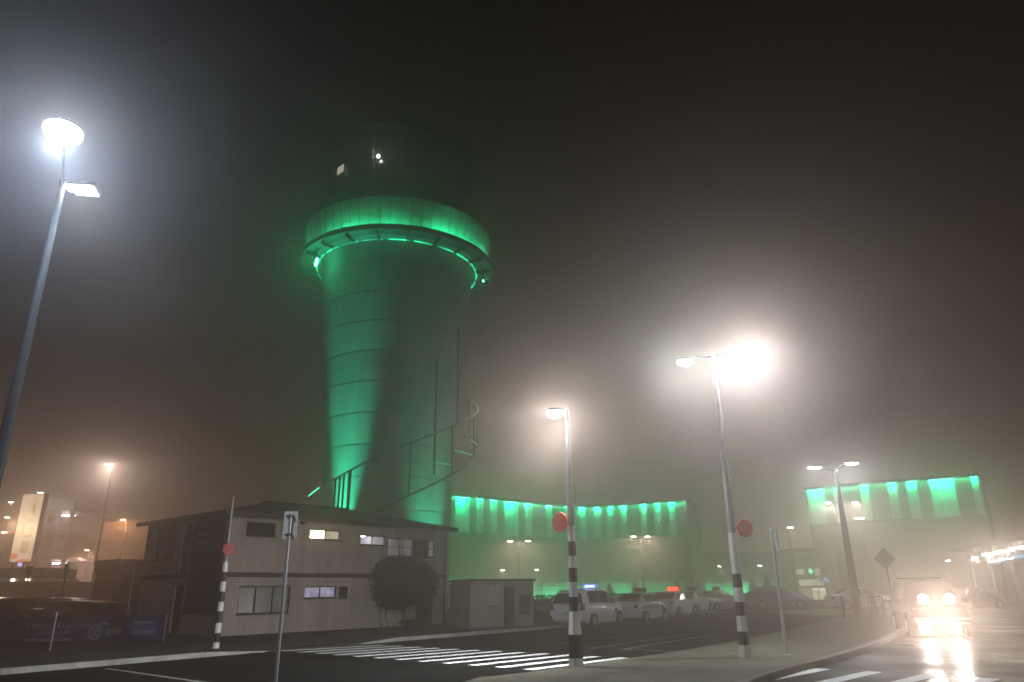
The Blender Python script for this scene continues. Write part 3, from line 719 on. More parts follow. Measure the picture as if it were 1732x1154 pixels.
for sgn, ang, s_ in ((-1, -60, 1.0), (1, 74, .12)):
    w = R(-90 + ang); cx, cy = 8.05 * math.cos(w), 8.05 * math.sin(w)
    a = MB(); a.tube([(cx, cy, 30.9), (cx, cy, 29.5)], .05, 6); a.box((cx, cy, 29.4), (.5, .3, .3), w); fx = a.build('flood_fitting', M['steel_dark'], tw, 0)
    a = MB(); a.box((cx * 1.0, cy * 1.0 - .22, 29.3), (.34 * s_ + .05, .10, .6 * s_ + .05), w + R(90)); a.build('lens', M['flood_green'], fx, 0)
    light('POINT', (cx, cy - .4, 29.2), 130 * s_ ** 2, GREEN, tw, .1)
# upper drum, cab and roof
a = MB(); a.lathe([(8.60, 33.85), (7.9, 33.95), (7.2, 34.2), (7.0, 36.3), (7.6, 36.5), (7.6, 36.75), (6.4, 36.8)], 48); a.build('upper_drum', M['steel_dark'], tw, 20)
a = MB(); a.lathe([(6.4, 36.8), (7.3, 41.6)], 16); cg = a.build('cab_glazing', M['cab_glass'], tw, 5)
a = MB()
for k in range(16):
    w = R(22.5 * k); a.tube([(6.43 * math.cos(w), 6.43 * math.sin(w), 36.8), (7.33 * math.cos(w), 7.33 * math.sin(w), 41.6)], .09, 6)
a.build('mullions', M['steel_dark'], cg)
a = MB(); a.lathe([(7.3, 41.6), (8.0, 41.7), (8.0, 42.2), (6.5, 42.8), (2.2, 43.6), (2.0, 45.4), (.001, 45.5)], 40); a.build('cab_roof', M['steel_dark'], tw, 20)
a = MB(); a.tube([(0, 0, 45.4), (0, 0, 48.5)], .07, 6); a.build('mast', M['steel_dark'], tw)
for k in range(5):
    w = R(72 * k + 20); a = MB(); a.tube([(5.2 * math.cos(w), 5.2 * math.sin(w), 43.0), (5.2 * math.cos(w), 5.2 * math.sin(w), 45.2 + .5 * (k % 3))], .035, 5); a.build('antenna', M['steel_dark'], tw)
a = MB()
for z in (37.25, 37.6): a.lathe([(7.52, z - .025), (7.55, z), (7.52, z + .025), (7.49, z), (7.52, z - .025)], 48)
for k in range(32):
    w = R(11.25 * k); a.tube([(7.52 * math.cos(w), 7.52 * math.sin(w), 36.74), (7.52 * math.cos(w), 7.52 * math.sin(w), 37.6)], .025, 5)
a.build('railing', M['steel_dark'], tw)
def on_tower(px, py, r_):                 # point of a cylinder round the tower axis seen at a pixel
    d = ray(px, py); ox, oy = EYEP.x - TX.x, EYEP.y - TX.y
    A = d.x ** 2 + d.y ** 2; B = 2 * (ox * d.x + oy * d.y); Cc = ox ** 2 + oy ** 2 - r_ ** 2
    tt = (-B - math.sqrt(max(0, B * B - 4 * A * Cc))) / (2 * A)
    p = EYEP + d * tt; q = Matrix.Rotation(-tw.rotation_euler.z, 3, 'Z') @ (p - Vector((TX.x, TX.y, 0))); return q
q = on_tower(576, 287, 7.0); w = math.atan2(q.y, q.x)
a = MB(); a.box((q.x * 1.0, q.y * 1.0, q.z), (.06, .95, .75), w); a.build('lit_window', M['cab_lit'], tw, 0)
q = on_tower(641, 266, 7.1); w = math.atan2(q.y, q.x)
a = MB(); a.lathe([(.001, -.12), (.10, -.08), (.12, 0), (.08, .1), (.001, .12)], 10, ctr=(q.x * 1.02, q.y * 1.02, q.z)); a.build('lamp', M['cab_lamp'], tw)
a = MB(); a.tube([(q.x * 1.02, q.y * 1.02, q.z), (q.x * .98 - .7, q.y * .98 + .1, q.z + .05)], .03, 6); a.build('lamp_stem', M['cab_lit'], tw)
a = MB(); a.lathe([(.001, 0), (.09, .04), (.09, .16), (.001, .2)], 10, ctr=(.1, -2.1, 45.5)); a.build('beacon_lamp', M['win_dim'], tw)
for ch in [o for o in bpy.data.objects if o.parent == tw]:
    if ch.name.split('.')[0] in ('soffit', 'bracket', 'skirt', 'led_strip', 'flood_fitting', 'upper_drum', 'cab_glazing', 'cab_roof', 'mast', 'antenna', 'railing', 'beacon_lamp', 'lamp_light'): ch.location.z -= .85
    if ch.name.startswith('shaft'): ch.scale.z = 29.75 / 30.6
# caged stair winding round the right of the shaft
RS = 7.6
def hx(phi, z, r_=RS): w = R(-90 + phi); return (r_ * math.cos(w), r_ * math.sin(w), z)
zA = lambda p: 11.6 + .062 * p
zB = lambda p: 7.6 + .066 * p
a = MB(); a.tube([hx(p, zA(p)) for p in range(-52, 118, 5)], .075, 6); a.build('stair_rail', M['steel_dark'], tw)
a = MB(); a.tube([hx(p, zB(p)) for p in range(-6, 122, 4)], .09, 6); a.build('stair_stringer', M['steel_dark'], tw)
for p, z0_, z1_, r_ in [(p, zB(p), zA(p), .07) for p in (12, 40, 66, 90, 108)] + [(27, zA(27) - 3.2, zA(27) + 6.0, .09), (44, zA(44), zA(44) + 8, .06)] + [(p, 5.0, zA(p), .09 if p != -22 else .14) for p in (-31, -28, -25.5, -22)]:
    a = MB(); a.tube([hx(p, z0_), hx(p, z1_)], r_, 6); a.build('stair_post', M['steel_dark'], tw)
for p0, p1, z in ((26, 39, 10.9), (42, 62, 12.1), (58, 82, 13.3)):
    a = MB(); pts = [hx(p0 + (p1 - p0) * i / 5, z) for i in range(6)]
    a.tube(pts, .055, 5); tr = a.build('stair_landing', M['galv'], tw)
    a = MB(); a.tube([(x * 1.005, y * 1.005, z_ + .07) for x, y, z_ in pts], .035, 5); a.build('led_strip', M['tread_glow'], tr)  # glow added for green light the landing edge catches, no led there
a = MB(); a.tube([hx(p, zA(p) + .14) for p in (-51, -48, -45, -42.5)], .06, 6); a.build('led_strip', M['sign_green'], tw)
# green floodlights standing at its foot
for ang, r_, z, pw, tz, cone in ((-38, 6.6, 1.0, 100000, 0, 24), (38, 6.6, .4, 24000, 0, 40)):
    w = R(-90 + ang); p = Vector((r_ * math.cos(w), r_ * math.sin(w), z)); lean = .078 if ang < 0 else .15; aim = p + Vector((-math.cos(w) * lean * 10, -math.sin(w) * lean * 10, 10))
    a = MB(); a.box((p.x, p.y, z - .3), (.5, .5, .4), w); a.tube([(p.x, p.y, 0), (p.x, p.y, z - .3)], .08, 8); a.build('ground_floodlight', M['steel_dark'], tw, 0)
    light('SPOT', p, pw, (.02, 1.0, .50), tw, .12, aim=aim, cone=cone, blend=1.0)

# ------------------------------------------------------------------ terminal with green lit bays
def terminal(name, label, pts, zt, zb, bays, left_end, right_end, base_leds):
    t = thing(name, (pts[0][0], pts[0][1], 0), label, 'terminal building')
    o = Vector((pts[0][0], pts[0][1], 0)); P = [Vector((p[0], p[1], 0)) - o for p in pts]
    L = [0]
    for i in range(1, len(P)): L.append(L[-1] + (P[i] - P[i - 1]).length)
    def pos(s, dd=0.0):
        s = min(max(s, 0), L[-1])
        for i in range(1, len(L)):
            if s <= L[i] + 1e-6: break
        f = (s - L[i - 1]) / (L[i] - L[i - 1]); p = P[i - 1].lerp(P[i], f); tdir = (P[i] - P[i - 1]).normalized(); nrm = Vector((tdir.y, -tdir.x, 0))
        return p - nrm * dd
    def face(mb, s0, s1, z0, z1, dd, n=None):
        n = n or max(1, int((s1 - s0) / 2))
        for i in range(n):
            a_, b_ = pos(s0 + (s1 - s0) * i / n, dd), pos(s0 + (s1 - s0) * (i + 1) / n, dd)
            mb.quad((a_.x, a_.y, z0), (b_.x, b_.y, z0), (b_.x, b_.y, z1), (a_.x, a_.y, z1))
    ew = thing('upper_wall', (0, 0, 0), None, None); ew.parent = t; cur = 0.0
    def piece(nm, m_, *fa): b_ = MB(); face(b_, *fa); return b_.build(nm, m_, ew, 0)
    for (s0, s1) in bays:
        piece('pier', M['terminal'], cur, s0, zb, zt, 0); cur = s1
        for s in (s0, s1):
            a_, b_ = pos(s, 0), pos(s, .9); fn = MB(); fn.quad((a_.x, a_.y, zb), (b_.x, b_.y, zb), (b_.x, b_.y, zt), (a_.x, a_.y, zt)); fn.build('bay_fin', M['mirror_fin'], ew, 0)
        piece('bay_panel', M['panel'], s0, s1, zb, zt, .9)
    piece('pier', M['terminal'], cur, L[-1], zb, zt, 0)
    lo = MB(); face(lo, 0, L[-1], 0, zb, 1.6)
    n = 12
    for i in range(n):
        s0, s1 = L[-1] * i / n, L[-1] * (i + 1) / n; a_, b_, c_, d_ = pos(s0, -.0), pos(s1, -.0), pos(s1, 1.6), pos(s0, 1.6)
        lo.quad((a_.x, a_.y, zb), (b_.x, b_.y, zb), (c_.x, c_.y, zb), (d_.x, d_.y, zb))
    lo.build('lower_wall', M['dark_curtain'], t, 0)
    rf = MB(); n = 14
    for i in range(n):
        s0, s1 = L[-1] * i / n, L[-1] * (i + 1) / n; a_, b_, c_, d_ = pos(s0, -.35), pos(s1, -.35), pos(s1, 8), pos(s0, 8)
        rf.quad((a_.x, a_.y, zt + .35), (b_.x, b_.y, zt + .35), (c_.x, c_.y, zt + .35), (d_.x, d_.y, zt + .35))
        rf.quad((a_.x, a_.y, zt - .12), (b_.x, b_.y, zt - .12), (b_.x, b_.y, zt + .35), (a_.x, a_.y, zt + .35))
        e_, f_ = pos(s0, .9), pos(s1, .9); rf.quad((a_.x, a_.y, zt), (b_.x, b_.y, zt), (f_.x, f_.y, zt), (e_.x, e_.y, zt))
    for s in (0, L[-1]):
        a_, b_ = pos(s, 0), pos(s, 8); rf.quad((a_.x, a_.y, 0), (b_.x, b_.y, 0), (b_.x, b_.y, zt), (a_.x, a_.y, zt))
    rf.build('roof', M['roof'], t, 0)
    for (s0, s1) in bays:
        a = MB(); n = max(1, int((s1 - s0) / 2)); 
        for i in range(n):
            q0, q1 = s0 + .06 + (s1 - s0 - .12) * i / n, s0 + .06 + (s1 - s0 - .12) * (i + 1) / n
            a_, b_, c_, d_ = pos(q0, .30), pos(q1, .30), pos(q1, .55), pos(q0, .55)
            a.quad((a_.x, a_.y, zt - .06), (b_.x, b_.y, zt - .06), (c_.x, c_.y, zt - .06), (d_.x, d_.y, zt - .06))
        a.build('led_strip', M['led_green'], t, 0)
    a = MB(); n = 24                      # weaker light strip added under the eave just to tint the piers green
    for i in range(n):
        a_, b_, c_, d_ = pos(L[-1] * i / n, -.30), pos(L[-1] * (i + 1) / n, -.30), pos(L[-1] * (i + 1) / n, -.14), pos(L[-1] * i / n, -.14)
        a.quad((a_.x, a_.y, zt - .01), (b_.x, b_.y, zt - .01), (c_.x, c_.y, zt - .01), (d_.x, d_.y, zt - .01))
    a.build('eave_fill_strip', M['eave_fill'], t, 0)
    for (s0, s1, zz) in base_leds:
        bp = MB(); face(bp, s0 - 1, s1 + 1, .1, 2.6, 1.55); bp.build('base_reflector', M['panel'], t, 0)  # pale strip added so the ground leds have something to light
        a = MB(); n = max(1, int((s1 - s0) / 3))
        for i in range(n):
            q0, q1 = s0 + (s1 - s0) * i / n, s0 + (s1 - s0) * (i + 1) / n
            a_, b_, c_, d_ = pos(q0, 1.0), pos(q1, 1.0), pos(q1, 1.25), pos(q0, 1.25)
            a.quad((a_.x, a_.y, zz), (b_.x, b_.y, zz), (c_.x, c_.y, zz), (d_.x, d_.y, zz))
        a.build('led_strip', M['led_ground'], t, 0)
    return t, pos, L
def on_z(px, py, z): v = G(px, py, z); return (v.x, v.y)
ZT, ZB = 13.6, 8.9
plan = [on_z(x, y, ZT) for x, y in ((700, 831), (762, 838.5), (830, 845), (900, 852), (945, 856), (985, 858.5), (1030, 857), (1080, 853.5), (1120, 850.5), (1160, 848))]
def s_of(px, plan):                       # distance along the facade where photo column px meets it
    acc = 0
    for i in range(1, len(plan)):
        a_, b_ = proj((*plan[i - 1], ZT))[0], proj((*plan[i], ZT))[0]; d = (Vector(plan[i]) - Vector(plan[i - 1])).length
        if px <= b_ or i == len(plan) - 1:
            lo, hi = 0.0, 1.0
            for _ in range(30):
                m_ = (lo + hi) / 2; v = Vector(plan[i - 1]).lerp(Vector(plan[i]), m_)
                if proj((v.x, v.y, ZT))[0] < px: lo = m_
                else: hi = m_
            return acc + d * lo
        acc += d
bx_ = [740 + x / 3.26 for x in (100, 178, 218, 252, 292, 330, 370, 445, 483, 520, 597, 630, 700, 722, 780, 815, 860, 895, 930, 965, 1003, 1040, 1113, 1150, 1190, 1225, 1265, 1305)]
bays = [(s_of(bx_[i], plan), s_of(bx_[i + 1], plan)) for i in range(0, len(bx_), 2)]
t1, pos1, L1 = terminal('terminal_building', 'curved terminal block with fourteen green lit bays right of the tower', plan, ZT, ZB, bays, 0, 0,
                        [(s_of(744, plan), s_of(1000, plan), .5), (s_of(1010, plan), s_of(1068, plan), .5), (s_of(1078, plan), s_of(1130, plan), .5)])
ZT2, ZB2 = 14.2, 9.6
plan2 = [on_z(x, y, ZT2) for x, y in ((1361, 829.5), (1440, 822), (1530, 814.5), (1613, 808.5), (1655, 805))]
ZT_keep = ZT; ZT = ZT2
bx2 = [(1364, 1392), (1408, 1420), (1452, 1467), (1499, 1515), (1531, 1549), (1570, 1612), (1640, 1652)]
bays2 = [(s_of(a_, plan2), s_of(b_, plan2)) for a_, b_ in bx2]
t2, pos2, L2 = terminal('terminal_building', 'straight terminal block with green lit bays above the twin street lamps on the right', plan2, ZT2, ZB2, bays2, 0, 0, [])
ZT = ZT_keep
# low glazed link between the blocks with the lit entrance
p0 = at(1180, 1003, 118); p1 = at(1345, 1000, 112)
lt = thing('terminal_link', (p0.x, p0.y, 0), 'low terminal link washed green from below behind the small conifers', 'terminal building', math.atan2(p1.y - p0.y, p1.x - p0.x))
Ll = (p1 - p0).length
a = MB(); a.box2((0, 0, 2.4), (Ll, 12, 6.4)); a.build('wall', M['dark_curtain'], lt, 0); a = MB(); a.box2((0, .02, 0), (Ll, 12, 2.4)); a.build('base_reflector', M['panel'], lt, 0); a = MB(); a.box2((-.3, -.5, 6.4), (Ll + .3, 12, 6.8)); a.build('roof', M['roof'], lt, 0)  # pale base likewise added to catch the led light
for f0, f1, zz in ((.0, .34, .5), (.40, .62, .5), (.78, .985, .5)):
    a = MB(); a.box2((Ll * f0, -.75, zz - .05), (Ll * f1, -.5, zz)); a.build('led_strip', M['led_ground'], lt, 0)
p0 = at(1346, 1012, 100)
et = thing('terminal_entrance', (p0.x, p0.y, 0), 'pale lit terminal entrance with a small green sign above its doors', 'entrance', R(-8))
ez = lambda y: top(p0, y)
a = MB(); a.box2((0, 0, 0), (10.5, 8, 6.2)); a.build('wall', M['far_wall'], et, 0)
a = MB(); a.box2((-.3, -.9, 6.2), (10.8, 8, 6.5)); a.build('roof', M['roof'], et, 0)
W_ = lambda px: (at(px, 975, 100).x - p0.x)
for (x0_, x1_, y0_, y1_, m_) in ((1347, 1360, 972, 963, 'entrance'), (1377, 1385, 974, 962, 'entrance'), (1350, 1389, 991, 981, 'entrance'), (1352, 1367, 1013, 996, 'win_dim'), (1369, 1378, 1015, 996, 'entrance'), (1380, 1391, 1015, 996, 'entrance'), (1369, 1380, 998, 995.5, 'entrance_bright'), (1383, 1389, 998, 995.5, 'entrance_bright')):
    fr = MB(); fr.box2((W_(x0_), -.10 - (.02 if m_ == 'entrance_bright' else 0), max(.05, ez(y0_))), (W_(x1_), -.03, ez(y1_))); fr.build('window', M[m_], et, 0)
a = MB(); cxs = W_(1368); a.add([(cxs, -.95, ez(972)), (cxs + .34, -.95, ez(967.5)), (cxs, -.95, ez(962)), (cxs - .30, -.95, ez(967.5))], [(0, 1, 2, 3)]); a.add([(cxs, -.9, ez(972)), (cxs + .34, -.9, ez(967.5)), (cxs, -.9, ez(962)), (cxs - .30, -.9, ez(967.5))], [(3, 2, 1, 0)]); a.build('green_sign', M['sign_green'], et, 0)
b = at(1400.5, 1010, 92)
t = thing('lit_sign', (b.x, b.y, 0), 'blue lit sign with a triangular mark right of the lit entrance', 'sign')
a = MB(); a.tube([(0, .1, 0), (0, .1, top(b, 988))], .07, 6); a.build('post', M['steel_dark'], t)
z0_, z1_ = top(b, 986.5), top(b, 976)
a = MB(); a.box2((-.62, -.05, z0_), (.62, .05, z1_)); a.build('board', M['sign_dark_blue'], t, 0)
a = MB(); zc_ = (z0_ + z1_) / 2
a.add([(x, y, z) for y in (-.075, -.055) for (x, z) in ((-.48, z0_ + .08), (-.24, z0_ + .08), (0, z0_ + .52), (.24, z0_ + .08), (.48, z0_ + .08), (.06, z1_ - .05), (-.06, z1_ - .05))], [(0, 1, 2, 6), (2, 3, 4, 5), (2, 5, 6)]); a.build('mark', M['sign_blue'], t, 0)

# far right concourse with a row of downlights and lit boards
p0 = at(1640, 1010, 64); p1 = at(1745, 1010, 50)
t = thing('concourse', (p0.x, p0.y, 0), 'concourse at the right edge with a row of white downlights under its canopy', 'building', math.atan2(p1.y - p0.y, p1.x - p0.x))
Lc = (p1 - p0).length; zt = top(p0, 938) + .2; import mathutils
a = MB(); a.box2((0, 3.0, 0), (Lc + 14, 14, zt)); a.build('wall', M['far_wall'], t, 0)
a = MB(); a.box2((-.4, -.6, zt), (Lc + 14, 14, zt + .3)); a.build('canopy', M['low_wall'], t, 0)
for k in range(6):
    a = MB(); a.tube([(1.5 + 5 * k, .2, 0), (1.5 + 5 * k, .2, zt)], .16, 10); a.build('column', M['far_wall'], t)
ca, sa = math.cos(t.rotation_euler.z), math.sin(t.rotation_euler.z)
def on_front(px, py, yy):
    d = ray(px, py); nv = Vector((-sa, ca, 0)); o3 = Vector((p0.x, p0.y, 0)) + nv * yy; tt = (o3 - EYEP).dot(nv) / d.dot(nv); p = EYEP + d * tt
    return (p.x - p0.x) * ca + (p.y - p0.y) * sa, p.z
for k, (px, py) in enumerate(((1648, 943), (1666, 938), (1673, 937), (1684, 935), (1692, 932), (1703, 931), (1713, 927), (1728, 925), (1740, 922))):
    u, z = on_front(px, py, -.3)
    a = MB(); a.lathe([(.001, z - .13), (.15, z - .12), (.17, z), (.17, z + .05)], 12, ctr=(u, -.3, 0)); dl = a.build('downlight', M['lens_white'], t)
    a = MB(); a.lathe([(.18, z + .02), (.2, zt)], 12, ctr=(u, -.3, 0)); a.build('housing', M['galv_dark'], dl)
    if k in (0, 2, 4, 6, 7): light('POINT', (u, -.3, z - .25), 130, (1.0, .93, .92), t, .1)
for i, (x0_, x1_, y0_, y1_, m_) in enumerate(((1676, 1695, 953, 947, 'sign_white'), (1698, 1718, 949, 943, 'sign_white'), (1720, 1745, 947, 934, 'sign_cyan'))):
    ua, za = on_front(x0_, y0_, -.8); ub, zb_ = on_front(x1_, y1_, -.8)
    bd = MB(); bd.box2((ua - .12, -.9, za - .14), (ub + .12, -.78, zb_ + .16)); s_ = bd.build('sign_board', M['sign_dark_blue'], t, 0)
    a = MB()
    if i < 2:
        n_ = 7
        for k in range(n_): a.box2((ua + (ub - ua) * k / n_, -.93, za + .05), (ua + (ub - ua) * (k + .8) / n_, -.905, zb_ - (.03 if k % 3 else -.06)))
    else: a.box2((ua + .1, -.93, za + .1), (ub, -.905, zb_ - .1))
    a.build('lettering', M[m_], s_, 0)

# ------------------------------------------------------------------ more street lamps in the fog
def small_lamp(px, py, Y, label, heads, pw, col, lens, tall=None, group='street lamps fading into the fog', arm=.9):
    b = at(px, py, Y); t = thing('street_lamp', (b.x, b.y, 0), label, 'street lamp', 0, group)
    zt = b.z; a = MB(); a.tube([(0, 0, 0), (0, 0, zt + .05)], [.10, .05], 8); a.build('pole', M['galv_dark'], t)
    for dx in heads:
        a = MB(); a.tube([(0, 0, zt), (dx * .8, 0, zt + .12)], .03, 6); a.build('lamp_arm', M['galv_dark'], t)
        lamp_head(t, (dx, 0, zt + .04), 0 if dx > 0 else math.pi, .62, .32, M[lens])
        luminaire(t, (dx, -.02, zt - .09), pw, col, (.0, -.1, -1), 100, pw * .9)
    return t
WARM = (1.0, .78, .66); WHT = (1.0, .93, .88)
small_lamp(191, 786, 58, 'tall street lamp with one white head alone in the fog left of the office building', [-.35], 1300, (1.0, .88, .80), 'lens_white')
small_lamp(151, 931, 85, 'small pinkish street lamp low in the fog above the right hand parking sign', [-.25], 900, (1.0, .62, .52), 'lens_warm')
small_lamp(214, 880, 75, 'orange street lamp in the fog just left of the office roof', [-.35], 1300, (1.0, .50, .20), 'lens_orange')
small_lamp(205, 946, 110, 'tiny warm street lamp far off close to the left edge of the office', [.3], 600, (1.0, .7, .5), 'lens_warm')
small_lamp(186, 950, 125, 'faintest street lamp far off left of the office building', [.3], 600, (1.0, .7, .5), 'lens_warm')
small_lamp(878, 916, 78, 'double headed street lamp glowing pink above the small shed', [-.95, .95], 600, WARM, 'lens_warm')
small_lamp(1083, 908, 78, 'double headed street lamp glowing pink above the queue of white taxis', [-.75, .75], 600, WARM, 'lens_warm')
small_lamp(1424, 851, 66, 'double headed street lamp with bright white heads just behind the tapered lamp post', [-1.25, 1.2], 850, (1.0, .97, .93), 'lens_white')
small_lamp(1455, 877, 84, 'small cold white street lamp below the green bays on the right', [.2, -.4], 110, (.75, .85, 1.0), 'lens_cool')
small_lamp(1333, 893, 74, 'single headed street lamp with small white head above the thin white sign pole', [.2], 330, WHT, 'lens_white')
small_lamp(1292, 957, 100, 'faint street lamp low over the small conifers', [-.5], 200, WHT, 'lens_white')
small_lamp(1600, 949, 90, 'faint slender street lamp high above the oncoming car', [.2], 90, WHT, 'lens_white')
small_lamp(1219, 958, 108, 'faint yellow street lamp low in the fog just left of the tallest striped pole', [-.2], 260, (1.0, .9, .6), 'lens_warm')
small_lamp(852, 965, 100, 'faint yellow lamp low over the shed roof', [-.2], 330, (1.0, .9, .7), 'lens_warm')
small_lamp(910, 964, 104, 'faint yellow lamp low in the fog between shed and taxi van', [-.2], 330, (1.0, .9, .7), 'lens_warm')

# ------------------------------------------------------------------ shed, fence, hedge
b = G(848, 1064, .10); zs = top(b, 983) - .1
def shed_pt(px): return at(px, 1000, 36.5)
t = thing('shed', (b.x, b.y, .10), 'small pale flat roofed shed between the office and the taxi van', 'shed', R(24))
wl = 1.72
a = MB(); a.box2((-1.45, 0, 0), (1.55, 2.5, zs)); a.build('wall', M['shed'], t, 0)
a = MB(); a.box2((-1.55, -.12, zs), (1.63, 2.6, zs + .09)); a.build('roof', M['trim'], t, 0)
a = MB(); a.box2((.12, -.03, .08), (.62, -.003, 1.72)); dr = a.build('door', M['frame'], t, 0); a = MB(); a.box2((.16, -.07, .8), (.2, -.031, .9)); a.build('handle', M['galv'], dr, 0)
a = MB(); a.box2((-.62, -.03, .95), (-.06, -.003, 1.78)); wn = a.build('window', M['blind'], t, 0); a = MB(); a.box2((-.66, -.06, .89), (-.02, -.031, .945)); a.build('sill', M['trim'], wn, 0)
a = MB(); a.box2((.86, -.03, .55), (1.35, -.003, 1.35)); a.build('panel', M['trim'], t, 0)
a = MB(); a.box2((-1.45, -.02, 0), (1.55, -.002, .10)); a.build('plinth', M['kerb_wet'], t, 0)
# wire fence behind
f0 = at(756, 1010, 46); f1 = at(1010, 1010, 52)
t = thing('wire_fence', (f0.x, f0.y, .1), 'wire security fence on tall thin posts behind the shed and taxi van', 'fence', math.atan2(f1.y - f0.y, f1.x - f0.x))
Lf = (f1 - f0).length; zf = top(f0, 994)
for k in range(6):
    x = Lf * k / 5; a = MB(); a.tube([(x, 0, 0), (x, 0, zf), (x, -.22, zf + .25)], .035, 6); a.build('post', M['steel_dark'], t)
a = MB()
for z in (zf - .02, zf - .28, zf * .5, .25): a.tube([(0, 0, z), (Lf, 0, z)], .014, 4)
a.build('wires', M['steel_dark'], t)
a = MB(); n_ = int(Lf / .16)
for k in range(n_):
    x = Lf * k / n_; a.tube([(x, .0, .05), (min(Lf, x + zf * .8), 0, zf * .8 + .05)], .004, 3, cap=False); a.tube([(x, .0, .05), (max(0, x - zf * .8), 0, zf * .8 + .05)], .004, 3, cap=False)
a.build('mesh', M['steel_dark'], t)
h0 = at(905, 1020, 44); h1 = at(1180, 1020, 72)
t = thing('hedge', (h0.x, h0.y, .1), 'low dark clipped hedge running behind the taxi queue', 'hedge', math.atan2(h1.y - h0.y, h1.x - h0.x))
Lh = (h1 - h0).length; a = MB(); rg = random.Random(8)
a.box2((0, .12, 0), (Lh, .78, 1.0))
for k in range(9000):
    c = Vector((rg.uniform(0, Lh), rg.uniform(0, .9), rg.uniform(.05, 1.25))); 
    if .2 < c.y < .7 and c.z < .95: continue
    v = Vector((rg.gauss(0, 1), rg.gauss(0, 1), rg.gauss(0, 1))).normalized(); w = v.cross(Vector((rg.gauss(0, 1), rg.gauss(0, 1), 1))).normalized(); s_ = rg.uniform(.06, .12)
    a.add([c - v * s_, c + w * s_ * .5, c + v * s_, c - w * s_ * .5], [(0, 1, 2, 3)])
a.build('foliage', M['leaf'], t, 0)
h0 = at(757, 1040, 42); t = thing('hedge', (h0.x + .2, h0.y, .1), 'short dark hedge filling the gap between office and shed', 'hedge')
a = MB(); leaf_cloud(a, (.7, .5, .55), (1.1, .5, .65), 1400, .07, 77, lump=.3, shell=.1); a.build('foliage', M['leaf'], t, 0)
a = MB(); a.tube([(.7, .5, 0), (.7, .5, .4)], .05, 6); a.build('stem', M['bark'], t)
b = at(765, 985, 66); t = thing('service_hut', (b.x - 1.4, b.y, 0), 'dark service hut with a green lamp seen in the gap right of the office', 'hut')
a = MB(); a.box2((0, 0, 0), (2.2, 3, top(b, 991))); a.build('wall', M['low_wall'], t, 0); a = MB(); a.box2((-.1, -.1, top(b, 991)), (2.3, 3.1, top(b, 991) + .12)); a.build('roof', M['roof'], t, 0)
a = MB(); a.box2((.65, -.2, top(b, 984)), (1.4, -.02, top(b, 980.5))); a.build('lamp', M['sign_green'], t, 0)
b = at(780, 1005, 60); t = thing('lit_board', (b.x, b.y, 0), 'small bright white lit board beside the shed', 'sign')
za, zb_ = top(b, 1018), top(b, 999)
a = MB(); a.box2((-.24, 0, za), (.24, .08, zb_)); bd = a.build('board', M['entrance_bright'], t, 0); a = MB(); a.box2((-.1, -.03, zb_ - .42), (.16, -.003, zb_ - .26)); a.build('lettering', M['frame'], bd, 0)
a = MB(); a.tube([(0, .04, 0), (0, .04, za)], .05, 6); a.build('post', M['steel_dark'], t)

# small conifers by the terminal
def conifer(px, pyt, pyb, Y, seed, label):
    b = at(px, pyb, Y); zt = top(b, pyt); t = thing('conifer', (b.x, b.y, 0), label, 'tree', 0, 'small trees before the terminal')
    a = MB()
    for k in range(7):
        f_ = k / 6; leaf_cloud(a, (0, 0, .5 + (zt - .7) * f_), (.95 * (1 - .85 * f_), .95 * (1 - .85 * f_), .38), 240, .13, seed * 11 + k, lump=.5, shell=.2)
    a.build('crown', M['leaf_far'], t, 0); a = MB(); a.tube([(0, 0, 0), (0, 0, zt - .2)], [.08, .02], 6); a.build('trunk', M['bark'], t)
for i, (px, pt, Y, lb) in enumerate(((1276, 980, 82, 'small conifer just right of the tallest striped pole'), (1300, 977, 80, 'small conifer nearest the thin white sign pole'), (1182, 983, 92, 'small tree behind the fourth taxi'),
                                     (1146, 985, 92, 'small tree behind the red taxi sign'), (1075, 986, 88, 'broad small tree behind the second taxi'), (1032, 989, 88, 'small tree behind the taxi van bonnet'))):
    conifer(px, pt, 1010, Y, i + 1, lb)

# ------------------------------------------------------------------ cars
SED = dict(st=[((-2.25, -2.30, -2.28, -2.18), (.72, .84, .80, .68), (.30, .60, .92, 1.00)),
               ((-1.62, -1.62, -1.62, -1.72), (.84, .90, .87, .66), (.20, .60, .95, 1.04)),
               ((-1.15, -1.15, -1.15, -.92), (.85, .91, .88, .57), (.19, .60, .96, 1.41)),
               ((-.10, -.10, -.10, -.10), (.85, .91, .88, .60), (.19, .60, .96, 1.47)),
               ((.95, .95, .95, .38), (.85, .91, .87, .57), (.19, .60, .95, 1.42)),
               ((1.12, 1.12, 1.12, 1.18), (.84, .90, .85, .70), (.20, .60, .93, 1.01)),
               ((1.85, 1.85, 1.85, 1.82), (.80, .87, .81, .64), (.22, .58, .80, .87)),
               ((2.18, 2.28, 2.20, 2.10), (.66, .74, .68, .52), (.28, .50, .69, .75))],
           wins=[(2, 3), (3, 4)], rear=1, ws=4, wx=(-1.35, 1.38), wr=.31, tail=.82)
